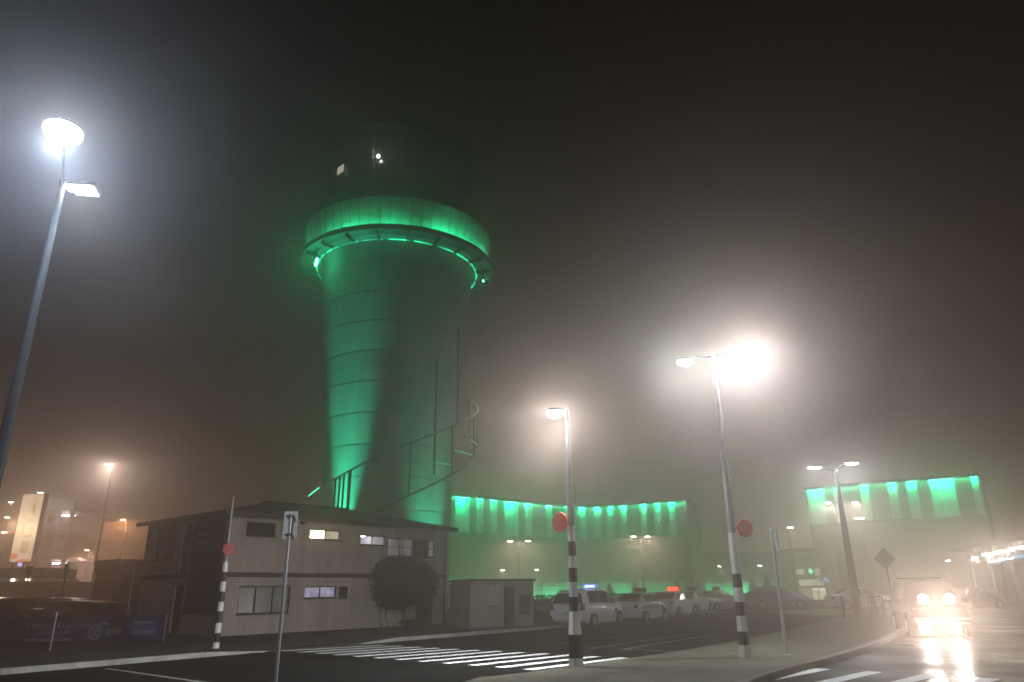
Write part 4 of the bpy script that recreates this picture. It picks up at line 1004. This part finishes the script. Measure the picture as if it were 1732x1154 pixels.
VAN = dict(st=[((-2.45, -2.54, -2.50, -2.22), (.84, .95, .92, .72), (.34, .66, 1.06, 1.66)),
               ((-1.90, -1.90, -1.90, -1.85), (.92, .98, .95, .77), (.22, .66, 1.07, 1.75)),
               ((-.75, -.75, -.75, -.75), (.93, .99, .96, .79), (.21, .66, 1.06, 1.79)),
               ((.35, .35, .35, .30), (.93, .99, .96, .78), (.21, .66, 1.04, 1.78)),
               ((1.38, 1.38, 1.38, .72), (.93, .98, .94, .72), (.21, .65, 1.02, 1.68)),
               ((1.62, 1.62, 1.62, 1.74), (.91, .96, .92, .76), (.22, .64, 1.00, 1.08)),
               ((2.18, 2.18, 2.18, 2.12), (.84, .90, .84, .68), (.25, .60, .86, .93)),
               ((2.45, 2.55, 2.46, 2.36), (.68, .76, .68, .54), (.30, .54, .74, .80))],
           wins=[(1, 2), (2, 3), (3, 4)], rear=0, ws=4, wx=(-1.50, 1.52), wr=.335, tail=.98)
SUV = dict(st=[((-2.30, -2.38, -2.34, -2.10), (.80, .92, .90, .70), (.42, .75, 1.12, 1.72)),
               ((-1.80, -1.80, -1.80, -1.72), (.90, .96, .93, .74), (.32, .75, 1.13, 1.84)),
               ((-.70, -.70, -.70, -.70), (.91, .97, .94, .76), (.31, .75, 1.13, 1.88)),
               ((.20, .20, .20, .18), (.91, .97, .94, .76), (.31, .75, 1.12, 1.88)),
               ((1.02, 1.02, 1.02, .62), (.91, .96, .93, .72), (.31, .75, 1.11, 1.80)),
               ((1.20, 1.20, 1.20, 1.26), (.90, .95, .91, .78), (.32, .75, 1.10, 1.19)),
               ((2.05, 2.05, 2.05, 2.03), (.84, .91, .86, .74), (.34, .70, 1.0, 1.10)),
               ((2.30, 2.38, 2.34, 2.26), (.76, .82, .78, .66), (.40, .62, .92, 1.0))],
           wins=[(1, 2), (2, 3), (3, 4)], rear=0, ws=4, wx=(-1.35, 1.42), wr=.37, tail=1.0)
def car(name, spec, paint, label, cat, loc, heading, group=None, scale=1.0, sign=None, lights=False, decal=None, mirror=True):
    t = thing(name, loc, label, cat, heading, group); t.scale = (scale,) * 3
    st = spec['st']; n = len(st)
    ctrl = lambda i, s_: [Vector((st[i][0][k], s_ * st[i][1][k], st[i][2][k])) for k in range(4)]
    a = MB(); rows = []
    for i in range(n):
        Rr, Lr = ctrl(i, -1), ctrl(i, 1); ctr_ = (Rr[3] + Lr[3]) / 2; ctr_.z += .035
        rows.append([Vector((Rr[0].x, Rr[0].y * .8, Rr[0].z - .06))] + Rr + [ctr_] + Lr[::-1] + [Vector((Lr[0].x, Lr[0].y * .8, Lr[0].z - .06))])
    m_ = len(rows[0]); a.add([v for r_ in rows for v in r_], [(i * m_ + j, (i + 1) * m_ + j, (i + 1) * m_ + j + 1, i * m_ + j + 1) for i in range(n - 1) for j in range(m_ - 1)])
    a.f.append(list(range(m_ - 1, -1, -1))); a.mi.append(0); a.f.append([(n - 1) * m_ + j for j in range(m_)]); a.mi.append(0)
    for i in range(n - 1): a.f.append([i * m_, i * m_ + m_ - 1, (i + 1) * m_ + m_ - 1, (i + 1) * m_]); a.mi.append(0)
    body = a.build('body', M[paint], t, 38)
    def patch(nm, q, inset, m, par, push=.008):
        c = (q[0] + q[1] + q[2] + q[3]) / 4; nn = (q[1] - q[0]).cross(q[3] - q[0]).normalized()
        if nn.dot(c - Vector((0, 0, .7))) < 0: nn = -nn
        e = [c + (v - c) * (1 - inset) for v in q]
        b_ = MB(); o_ = [v + nn * push for v in e]; b_.add(e + o_, [(4, 5, 6, 7), (0, 1, 5, 4), (1, 2, 6, 5), (2, 3, 7, 6), (3, 0, 4, 7)]); return b_.build(nm, m, par, 0)
    for s_ in (-1, 1):
        for (i, j) in spec['wins']:
            A_, B_ = ctrl(i, s_), ctrl(j, s_)
            patch('side_window', [A_[2].lerp(A_[3], .10), B_[2].lerp(B_[3], .10), B_[2].lerp(B_[3], .90), A_[2].lerp(A_[3], .90)], .045, M['car_glass'], t)
        i = spec['ws']; A_, B_ = ctrl(i, s_), ctrl(i + 1, s_)
    i = spec['ws']; k = i + 1
    patch('windscreen', [ctrl(i, -1)[3] + Vector((0, 0, .012)), ctrl(i, 1)[3] + Vector((0, 0, .012)), ctrl(k, 1)[3] + Vector((0, 0, .03)), ctrl(k, -1)[3] + Vector((0, 0, .03))], .06, M['car_glass'], t, .02)
    if spec['rear'] == 0:
        A_, B_ = ctrl(0, -1), ctrl(0, 1); patch('rear_window', [A_[2].lerp(A_[3], .10), B_[2].lerp(B_[3], .10), B_[2].lerp(B_[3], .92), A_[2].lerp(A_[3], .92)], .05, M['car_glass'], t, .015)
    else:
        patch('rear_window', [ctrl(1, -1)[3] + Vector((0, 0, .02)), ctrl(1, 1)[3] + Vector((0, 0, .02)), ctrl(2, 1)[3] + Vector((0, 0, .02)), ctrl(2, -1)[3] + Vector((0, 0, .02))], .06, M['car_glass'], t, .02)
    for wx in spec['wx']:
        for s_ in (-1, 1):
            yw = s_ * (st[3][1][1] - .005); w = spec['wr']
            ar = MB(); ar.lathe([(.001, s_ * .012), (w + .075, s_ * .012), (w + .075, -s_ * .1)], 24, axis='y', ctr=(wx, yw - s_ * .02, w)); arch = ar.build('wheel_arch', M['plastic'], t)
            ty = MB(); ty.lathe([(w * .62, s_ * .03), (w * .93, s_ * .03), (w, s_ * .0), (w, -s_ * .16), (w * .6, -s_ * .16)], 24, axis='y', ctr=(wx, yw, w)); wh = ty.build('wheel', M['tyre'], t)
            ri = MB(); ri.lathe([(.001, s_ * .012), (w * .2, s_ * .018), (w * .55, s_ * .008), (w * .63, s_ * .032)], 20, axis='y', ctr=(wx, yw, w))
            ri.build('rim', M['rim'], wh)
    x0_ = st[0][0][1]; zt_ = spec['tail']; wt = st[0][1][2]
    for s_ in (-1, 1):
        b_ = MB(); b_.box((x0_ + .10, s_ * (wt - .055), zt_), (.22, .16, .30 if spec is not SED else .15)); b_.build('tail_lamp', M['tail'], t, 0)
        b_ = MB(); xh = st[-1][0][2]; b_.box((xh - .12, s_ * (st[-1][1][1] - .12), st[-1][2][2] - .02), (.2, .24, .12)); b_.build('headlight', M['head'] if lights else M['rim'], t, 0)
        if mirror:
            b_ = MB(); b_.box((st[4][0][3] + .45, s_ * (st[4][1][2] + .13), st[4][2][2] + .07), (.12, .20, .14)); b_.build('wing_mirror', M[paint], t, 0)
    b_ = MB(); b_.box((x0_ - .025, 0, .42), (.09, 1.55, .12)); b_.build('rear_bumper', M[paint], t, 0)
    b_ = MB(); b_.box((x0_ - .02, 0, .72 if spec is not SED else .62), (.03, .42, .13)); b_.build('number_plate', M['plate'], t, 0)
    b_ = MB(); b_.box((st[-1][0][1] + .01, 0, .38), (.06, 1.25, .14)); b_.build('grille', M['plastic'], t, 0)
    for s_ in (-1, 1):
        b_ = MB()
        for xd in (.75, -.25): b_.box((xd - .25, s_ * (st[3][1][2] + .045), st[3][2][2] - .12), (.16, .03, .03))
        b_.build('door_handles', M['rim'], t, 0)
    if sign:
        zr = st[3][2][3] + .03; b_ = MB(); b_.box((.1, 0, zr + .02), (.16, .62, .03)); sb = b_.build('roof_sign', M['plastic'], t, 0)
        b_ = MB(); b_.prism([(.03, -.36), (.17, -.36), (.17, .36), (.03, .36)], zr + .036, zr + .25); b_.build('sign_box', M[sign], sb, 0)
        if sign == 'taxi_blue':
            b_ = MB()
            for k in range(4): b_.box((.025, .22 - .15 * k, zr + .13), (.01, .10, .10)); 
            b_.build('lettering', M['taxi_text'], sb, 0)
    if decal == 'blob':
        for s_ in (-1, 1):
            b_ = MB(); b_.lathe([(.001, s_ * .012), (.14, s_ * .012), (.14, -s_ * .03)], 16, axis='y', ctr=(1.08, s_ * (st[3][1][1] + .0), .72)); b_.build('door_emblem', M['decal_dark'], t)
    if decal == 'checks':
        for s_ in (-1, 1):
            b_ = MB()
            for k in range(22): b_.box((-1.7 + .10 * k, s_ * (st[3][1][1] + .004), .82 if k % 2 else .72), (.085, .02, .075))
            b_.box((.95, s_ * (st[3][1][1] + .0), .70), (.35, .02, .25)); b_.build('check_pattern', M['decal'], t, 0)
    return t
def place(px, py, spec, heading_xy, wheel='rear', scale=1.0):     # put the near rear wheel of a car on a photo point
    p = G(px, py); h = Vector((heading_xy[0], heading_xy[1], 0)).normalized(); r_ = Vector((h.y, -h.x, 0))
    off = -spec['wx'][0] if wheel == 'rear' else -spec['wx'][1]
    c = p + (h * off - r_ * (spec['st'][3][1][1])) * scale
    return (c.x, c.y, 0), math.atan2(h.y, h.x)
HD = (.545, .84); QG = 'white taxis queued along the kerb'
l_, r_ = place(1006, 1061.5, VAN, HD, scale=.93); car('taxi_van', VAN, 'car_white', 'white taxi van with blue lit roof sign at the back of the queue', 'taxi', l_, r_, QG, .93, 'taxi_blue', decal='blob')
l_, r_ = place(1094, 1053, SED, HD, scale=.98); car('taxi_car', SED, 'car_white', 'white taxi sedan with blue check pattern on its side just ahead of the van', 'taxi', l_, r_, QG, .98, 'plastic', decal='checks')
l_, r_ = place(1151, 1043.5, SED, HD); car('taxi_car', SED, 'car_white', 'white taxi with red lit roof sign, third in the queue', 'taxi', l_, r_, QG, 1, 'taxi_red')
l_, r_ = place(1182, 1038, SED, HD); car('taxi_car', SED, 'car_white', 'white taxi with unlit roof sign, fourth in the queue ahead of the red sign', 'taxi', l_, r_, QG, 1, 'plastic')
l_, r_ = place(1214, 1034.5, SED, (.75, .66)); car('taxi_car', SED, 'car_silver', 'pale silver taxi with unlit roof sign at the very front of the queue', 'taxi', l_, r_, QG, 1, 'plastic')
l_, r_ = place(1294, 1031, SED, (1, .12)); car('parked_car', SED, 'car_blue', 'grey blue sedan seen from its side below the small conifers', 'car', l_, r_, None, 1.18)
l_, r_ = place(1436, 1032, SED, (1, -.05)); car('parked_car', SED, 'car_white', 'white sedan seen from its side behind the rusty hoops and lamp post', 'car', l_, r_, None, 1.05)
l_, r_ = place(1642, 1031, SED, (1, .25)); car('parked_car', SED, 'car_black', 'dark car parked at the right behind the oncoming vehicle', 'car', l_, r_)
p = G(1602, 1080)
ov = car('oncoming_car', SUV, 'car_red', 'oncoming dark off road car with four blazing white lamps', 'car', (p.x + .7, p.y + 2.2, 0), math.atan2(-1.0, -.34), None, 1.0, None, False)
# driving lamps on its front, upper and lower pairs
Mo = Matrix.Translation(ov.location) @ Matrix.Rotation(ov.rotation_euler.z, 4, 'Z'); Mi = Mo.inverted()
for px, py, rr_, pw in ((1561, 1014, .19, 60), (1606, 1013, .19, 75), (1566, 1061, .25, 110), (1613, 1061, .25, 140)):
    d = ray(px, py); A_ = Mi @ EYEP; B_ = Mi.to_3x3() @ d; xx = 2.48 if py > 1040 else 2.20
    tt = (xx - A_.x) / B_.x; q = A_ + B_ * tt
    a = MB(); a.lathe([(.001, .03), (rr_, .0), (rr_ * .9, -.10), (.03, -.16)], 18, axis='x', ctr=(q.x, q.y, q.z)); sl = a.build('driving_lamp', M['plastic'], ov)
    a = MB(); a.lathe([(.001, .05), (rr_ * .85, .025), (rr_ * .85, -.0)], 18, axis='x', ctr=(q.x + .01, q.y, q.z)); a.build('lens', M['head'], sl)
    light('SPOT', (q.x + .1, q.y, q.z), pw, (1.0, .86, .76), ov, .07, aim=(q.x + 10, q.y - 1.6, q.z - .9), cone=52, blend=1.0)
    light('SPOT', (q.x + .12, q.y, q.z), pw * 1.8, (1.0, .90, .85), ov, .07, aim=(q.x + 10, q.y, q.z), cone=175, blend=.3)
a = MB(); a.box((2.42, 0, .62), (.10, 1.7, .08)); a.tube([(2.5, -.8, .5), (2.5, .8, .5)], .035, 8); a.build('bull_bar', M['rim'], ov)
a = MB()
for y in (-.6, .6): a.tube([(-1.4, y, 1.95), (.1, y, 1.95)], .025, 6)
for x in (-1.2, -.1): a.tube([(x, -.66, 1.96), (x, .66, 1.96)], .022, 6)
a.build('roof_rack', M['plastic'], ov)

# ------------------------------------------------------------------ left yard: parked cars, banner fence, posts, far buildings
l_ = G(120, 1062); PY = 'dark cars parked behind the blue banner'
c = at(120, 1058, 31.5); car('parked_car', VAN, 'car_black', 'black estate car nearest behind the blue banner', 'car', (c.x - .4, c.y, .10), R(172), PY, .92).scale.z = .74
c = at(70, 1050, 36); car('parked_car', VAN, 'car_red', 'dark maroon estate car farther back behind the blue banner', 'car', (c.x, c.y, .10), R(172), PY, .98).scale.z = .80
c = at(-10, 1050, 30); car('parked_car', SED, 'car_black', 'dark car cut by the left edge of the picture beyond the banner', 'car', (c.x, c.y, .10), R(168), PY)
bl = G(-60, 1092, .1); brt = G(270, 1087, .1); brt.y += .2; bl.y = brt.y - .6
Lbn = (brt - bl).length; hz = top(brt, 1041) - .10
t = thing('banner_fence', (bl.x, bl.y, .10), 'long dark blue banner with faint white lettering stretched in front of the parked cars', 'banner', math.atan2(brt.y - bl.y, brt.x - bl.x))
a = MB(); a.box2((0, -.012, .06), (Lbn, .012, hz)); a.build('sheet', M['banner'], t, 0)
for k in range(6):
    a = MB(); a.tube([(Lbn * k / 5, .05, 0), (Lbn * k / 5, .05, hz + .04)], .025, 6); a.build('post', M['galv_dark'], t)
def bu(px): 
    d = ray(px, 1065); nv = Vector((-(brt.y - bl.y), brt.x - bl.x, 0)); tt = (bl - EYEP).dot(nv) / d.dot(nv); p = EYEP + d * tt
    return (Vector((p.x, p.y, 0)) - Vector((bl.x, bl.y, 0))).length
def bz(py): return top(brt, py) - .10
RX = (math.pi / 2, 0, 0)
text_mesh('slogan', '100%  Electric', .21, M['ink_blue'], t, (bu(43), -.016, bz(1059.5)), RX, sx=1.75)
text_mesh('slogan', 'e-Golf', .21, M['ink_blue'], t, (bu(66), -.016, bz(1070)), RX, sx=1.85)
a = MB(); rg = random.Random(5); u = bu(47)
while u < bu(123): w_ = rg.uniform(.03, .09); a.box2((u, -.018, bz(1081)), (u + w_, -.0125, bz(1081) + rg.uniform(.05, .085))); u += w_ + .02
u = bu(168)
while u < bu(185): w_ = rg.uniform(.03, .07); a.box2((u, -.018, bz(1055)), (u + w_, -.0125, bz(1055) + rg.uniform(.05, .08))); u += w_ + .02
u = bu(226)
while u < bu(259): w_ = rg.uniform(.03, .07); a.box2((u, -.018, bz(1054)), (u + w_, -.0125, bz(1054) + rg.uniform(.05, .08))); u += w_ + .02
a.build('small_print', M['ink_blue'], t, 0)
a = MB(); cx, cz = bu(162), bz(1068); rr_ = .235
for k in range(32):
    w0, w1 = 2 * math.pi * k / 32, 2 * math.pi * (k + 1) / 32
    a.add([(cx + r2 * math.cos(w), -.017, cz + r2 * math.sin(w)) for w, r2 in ((w0, rr_ * .86), (w0, rr_), (w1, rr_), (w1, rr_ * .86))], [(0, 1, 2, 3)])
def stroke(mb, pts, w, y=-.0175):
    for p, q in zip(pts, pts[1:]):
        p, q = Vector(p), Vector(q); d = (q - p).normalized(); n_ = Vector((-d.y, d.x)) * w / 2
        mb.add([(cx + v.x * rr_, y, cz + v.y * rr_) for v in (p - n_, q - n_, q + n_, p + n_)], [(0, 1, 2, 3)])
stroke(a, [(-.36, .72), (0, .06), (.36, .72)], .13); stroke(a, [(-.70, .40), (-.32, -.66), (0, .0), (.32, -.66), (.70, .40)], .13)
a.build('roundel', M['ink_blue'], t, 0)
a = MB(); a.box2((bu(181), -.017, bz(1072)), (bu(206), -.0125, bz(1062))); a.build('logo_patch', M['ink_green'], t, 0)
a = MB(); a.box2((bu(222), -.0165, bz(1075)), (bu(264), -.0125, bz(1058))); a.build('logo_panel', M['banner_logo'], t, 0)
text_mesh('airport_lettering', 'AIRPORT', .17, M['ink_blue'], t, (bu(224), -.0195, bz(1072)), RX, sx=1.15)
a = MB(); cx, cz, rr_ = bu(250), bz(1069), .3
stroke(a, [(-.1, .25), (.2, -.25), (.75, .6)], .10, -.0195); stroke(a, [(-.9, .35), (-.5, .55), (-.05, .5)], .06, -.0195); a.build('tick_mark', M['ink_blue'], t, 0)
b = G(84, 1101, .1); t = thing('marker_post', (b.x, b.y, .10), 'thin pale stick standing in front of the blue banner lettering', 'post')
a = MB(); a.tube([(0, 0, 0), (0, 0, top(b, 1043))], .030, 8); a.build('post', M['galv'], t); a = MB(); a.lathe([(.034, 0), (.036, .08), (.001, .1)], 8, ctr=(0, 0, top(b, 1043) - .06)); a.build('cap', M['plate'], t)
for px, py0, py1, wpx, Y, lb in ((36, 958, 974, 11, 38, 'small square dark sign on a post, leftmost above the parked cars'), (100, 953, 973, 7.5, 40, 'narrow dark parking sign on a post in the middle of the yard'), (152, 951, 969, 7.5, 40, 'narrow dark parking sign on a post nearest the office')):
    b = at(px, 1030, Y); t = thing('parking_sign', (b.x, b.y, .1), lb, 'parking sign', 0, 'dark signs on posts in the yard')
    z0_, z1_ = top(b, py1) - .1, top(b, py0) - .1; wm = wpx / FPX * Y
    a = MB(); a.tube([(0, .03, 0), (0, .03, z0_ + .1)], .04, 8); a.build('post', M['steel_dark'], t)
    a = MB(); a.prism([(-wm / 2, -.02), (wm / 2, -.02), (wm / 2, .02), (-wm / 2, .02)], z0_ + (z1_ - z0_) * .25, z1_); a.add([(-wm / 2, 0, z0_ + (z1_ - z0_) * .25), (wm / 2, 0, z0_ + (z1_ - z0_) * .25), (wm * .2, 0, z0_), (-wm * .2, 0, z0_)], [(0, 1, 2, 3)]); a.build('sign_plate', M['steel_dark'], t, 0)
# low dark building with lit eave
b = at(60, 1000, 52); zt = top(b, 981)
t = thing('low_building', (at(-40, 1000, 52).x, b.y, .1), 'long low dark building with a pale eave behind the parked cars', 'building')
Lw = at(96, 1000, 52).x - at(-40, 1000, 52).x
a = MB(); a.box2((0, 0, 0), (Lw, 5, zt - .2)); a.build('wall', M['low_wall'], t, 0)
a = MB(); a.box2((-.2, -.4, zt - .2), (Lw - 1.6, 5.2, zt + .02)); rf = a.build('roof', M['kerb'], t, 0)
a = MB(); a.box2((-.2, 1.2, zt + .02), (Lw - 1.9, 5.2, zt + .75)); a.build('parapet', M['low_wall'], t, 0)
for px in (19, 44): 
    q = at(px, 981, 51.4); a = MB(); a.lathe([(.001, -.06), (.07, -.04), (.08, .04), (.001, .06)], 10, ctr=(q.x - t.location.x, -.46, zt - .1)); a.build('wall_lamp', M['lens_warm'], t)
for px0, px1, y0_, Y, lb, zz in ((60, 124, 1000, 62, 'dark low hedge in the fog left of the parking signs', 0), (128, 186, 991, 80, 'pale grey low block in the fog behind the right parking sign', 1)):
    b = at((px0 + px1) / 2, 1010, Y); L_ = (px1 - px0) / FPX * Y * 1.05; zt = top(b, y0_)
    if zz == 0:
        t = thing('hedge', (b.x, b.y, .1), lb, 'hedge'); a = MB(); leaf_cloud(a, (0, 0, zt * .5), (L_ / 2, .9, zt * .55), 1600, .12, 90, lump=.3, shell=.1); a.build('foliage', M['leaf'], t, 0); a = MB(); a.tube([(0, 0, 0), (0, 0, zt * .5)], .06, 6); a.build('stem', M['bark'], t)
    else:
        t = thing('store_block', (b.x, b.y, 0), lb, 'building'); a = MB(); a.box2((-L_ / 2, 0, 0), (L_ / 2, 6, zt)); a.build('wall', M['far_wall'], t, 0); a = MB(); a.box2((-L_ / 2 - .15, -.2, zt), (L_ / 2 + .15, 6.1, zt + .2)); a.build('roof', M['low_wall'], t, 0)
# wire fence across the back of the yard
f0 = at(105, 1000, 56); f1 = at(232, 1000, 56); t = thing('yard_fence', (f0.x, f0.y, .1), 'thin wire fence across the back of the yard left of the office', 'fence')
Lf = f1.x - f0.x; zf = top(f0, 1003)
for k in range(4): a = MB(); a.tube([(Lf * k / 3, 0, 0), (Lf * k / 3, 0, zf + .1)], .04, 6); a.build('post', M['steel_dark'], t)
a = MB()
for z in (zf, zf * .66, zf * .33): a.tube([(0, 0, z), (Lf, 0, z)], .02, 4)
a.build('wires', M['steel_dark'], t)
# lit advertising pylon
b = at(28, 1005, 66); z0_, z1_ = top(b, 950), top(b, 836)
t = thing('advert_pylon', (b.x - .3, b.y, 0), 'tall glowing cream advertising panel at the left edge', 'billboard', R(-6))
wv = 1.02
a = MB(); a.box2((-wv - .1, 0, z0_ - .1), (wv + .1, .5, z1_ + .1)); a.build('cabinet', M['low_wall'], t, 0)
a = MB(); a.box2((-wv, -.03, z0_), (wv, -.002, z1_)); fc = a.build('lit_face', M['bill'], t, 0)
hh = z1_ - z0_
def blk(name, x0_, x1_, f0, f1, m_):
    a = MB(); a.box2((wv * x0_, -.036, z0_ + hh * f0), (wv * x1_, -.031, z0_ + hh * f1)); a.build(name, M[m_], fc, 0)
a = MB(); a.lathe([(.001, z0_ + hh * .68), (.11, z0_ + hh * .70), (.13, z0_ + hh * .80), (.06, z0_ + hh * .86), (.001, z0_ + hh * .87)], 10, math.pi, 2 * math.pi, ctr=(wv * .35, -.03, 0)); a.build('motif', M['bill_dark'], fc)
blk('motif', -.35, -.22, .33, .55, 'bill_dark'); blk('motif', .5, .66, .36, .52, 'bill_dark'); blk('motif', -.05, .6, .35, .385, 'bill_dark'); blk('motif', -.2, .5, .12, .30, 'bill_dark'); blk('motif', -.1, .45, .585, .61, 'bill_dark')
blk('red_band', -1, -.3, .04, .11, 'bill_red'); blk('red_band', -.29, .8, .0, .035, 'bill_red')
a = MB(); a.lathe([(.001, -.2), (.16, -.12), (.18, 0), (.12, .12), (.001, .16)], 12, ctr=(.35, -.35, z0_ - .25)); a.build('blue_lamp', M['bill_blue'], t)
for x in (-.7, .7): a = MB(); a.box2((x - .12, .1, 0), (x + .12, .4, z0_ - .1)); a.build('leg', M['low_wall'], t, 0)
light('POINT', (0, -1.6, (z0_ + z1_) / 2), 420, (1.0, .72, .45), t, .6)
# multi storey parking block beside it
b = at(78, 1005, 80)
t = thing('parking_building', (at(40, 1005, 80).x, b.y, 0), 'multi storey parking block fading in the fog behind the advertising panel', 'building', R(10))
zt = top(b, 838); Lp = at(94, 1005, 80).x - at(40, 1005, 80).x
for k in range(5):
    z = zt * k / 4.6; a = MB(); a.box2((0, 0, z), (Lp, 14, z + .3)); a.box2((0, -.1, z + .3), (Lp, .12, z + 1.2)); a.build('deck', M['far_wall'], t, 0)
for k in range(4):
    for x in (.4, Lp * .5, Lp - .3):
        a = MB(); a.box2((x - .2, .3, zt * k / 4.6 + .3), (x + .2, .7, zt * (k + 1) / 4.6)); a.build('column', M['far_wall'], t, 0)
a = MB(); a.box2((0, 8, 0), (Lp, 8.2, zt * .95)); a.build('core_wall', M['far_wall'], t, 0)
for k in (0, 1, 3):
    z = zt * (k + 1) / 4.6 - .25; a = MB(); a.box2((Lp * .3, 3, z - .08), (Lp * .7, 3.3, z)); a.build('ceiling_tube', M['tube'], t, 0)
    light('POINT', (Lp * .5, 3.2, z - .4), 170, (1.0, .94, .86), t, .3)
P = at(68, 834, 79); small_lamp(66, 834, 77, 'bright white lamp on a pole at the top corner of the parking block', [.15], 420, (.95, .96, 1.0), 'lens_cool')
for px, py, Y in ((20, 850, 84), (14, 876, 84), (9, 901, 84)): small_lamp(px, py, Y, {850: 'highest of three tiny warm lamps left of the cream panel', 876: 'middle of three tiny warm lamps left of the cream panel', 901: 'lowest of three tiny warm lamps left of the cream panel'}[py], [-.12], 120, (1.0, .75, .5), 'lens_warm')

# ------------------------------------------------------------------ air and night sky
hz_ = MB(); hz_.box2((-172, -62, -1.2), (172, 192, 50)); hm = bpy.data.materials.new('haze'); hm.use_nodes = True
nt = hm.node_tree; nt.nodes.clear(); out = nt.nodes.new('ShaderNodeOutputMaterial'); pv = nt.nodes.new('ShaderNodeVolumePrincipled')
pv.inputs['Color'].default_value = (1.0, .825, .715, 1); pv.inputs['Density'].default_value = .0140; pv.inputs['Anisotropy'].default_value = .86
nt.links.new(pv.outputs['Volume'], out.inputs['Volume'])
ho = hz_.build('haze', hm, None, 0); tag(ho, kind='stuff')

W = bpy.data.worlds.new("World"); S.world = W; W.use_nodes = True
nt = W.node_tree; bg = nt.nodes['Background']
tc = nt.nodes.new('ShaderNodeTexCoord'); sp = nt.nodes.new('ShaderNodeSeparateXYZ'); cr = nt.nodes.new('ShaderNodeValToRGB')
nt.links.new(tc.outputs['Generated'], sp.inputs['Vector']); nt.links.new(sp.outputs['Z'], cr.inputs['Fac']); nt.links.new(cr.outputs['Color'], bg.inputs['Color'])
e = cr.color_ramp.elements
e[0].position = 0.0; e[0].color = (.15, .105, .08, 1); e[1].position = .75; e[1].color = (.0012, .0009, .0008, 1)
x = e.new(.20); x.color = (.040, .029, .021, 1); x = e.new(.42); x.color = (.0075, .0056, .0046, 1)
bg.inputs['Strength'].default_value = 1.0

S.view_settings.view_transform = 'Standard'; S.view_settings.look = 'None'; S.view_settings.exposure = 0; S.view_settings.gamma = 1
cy = S.cycles
cy.use_denoising = True
try: cy.denoiser = 'OPENIMAGEDENOISE'; cy.denoising_input_passes = 'RGB_ALBEDO_NORMAL'
except Exception: pass
cy.max_bounces = 6; cy.diffuse_bounces = 2; cy.glossy_bounces = 2; cy.transmission_bounces = 2; cy.volume_bounces = 1
cy.sample_clamp_indirect = 4; cy.sample_clamp_direct = 0; cy.caustics_reflective = False; cy.caustics_refractive = False
cy.use_light_tree = True; cy.use_adaptive_sampling = False
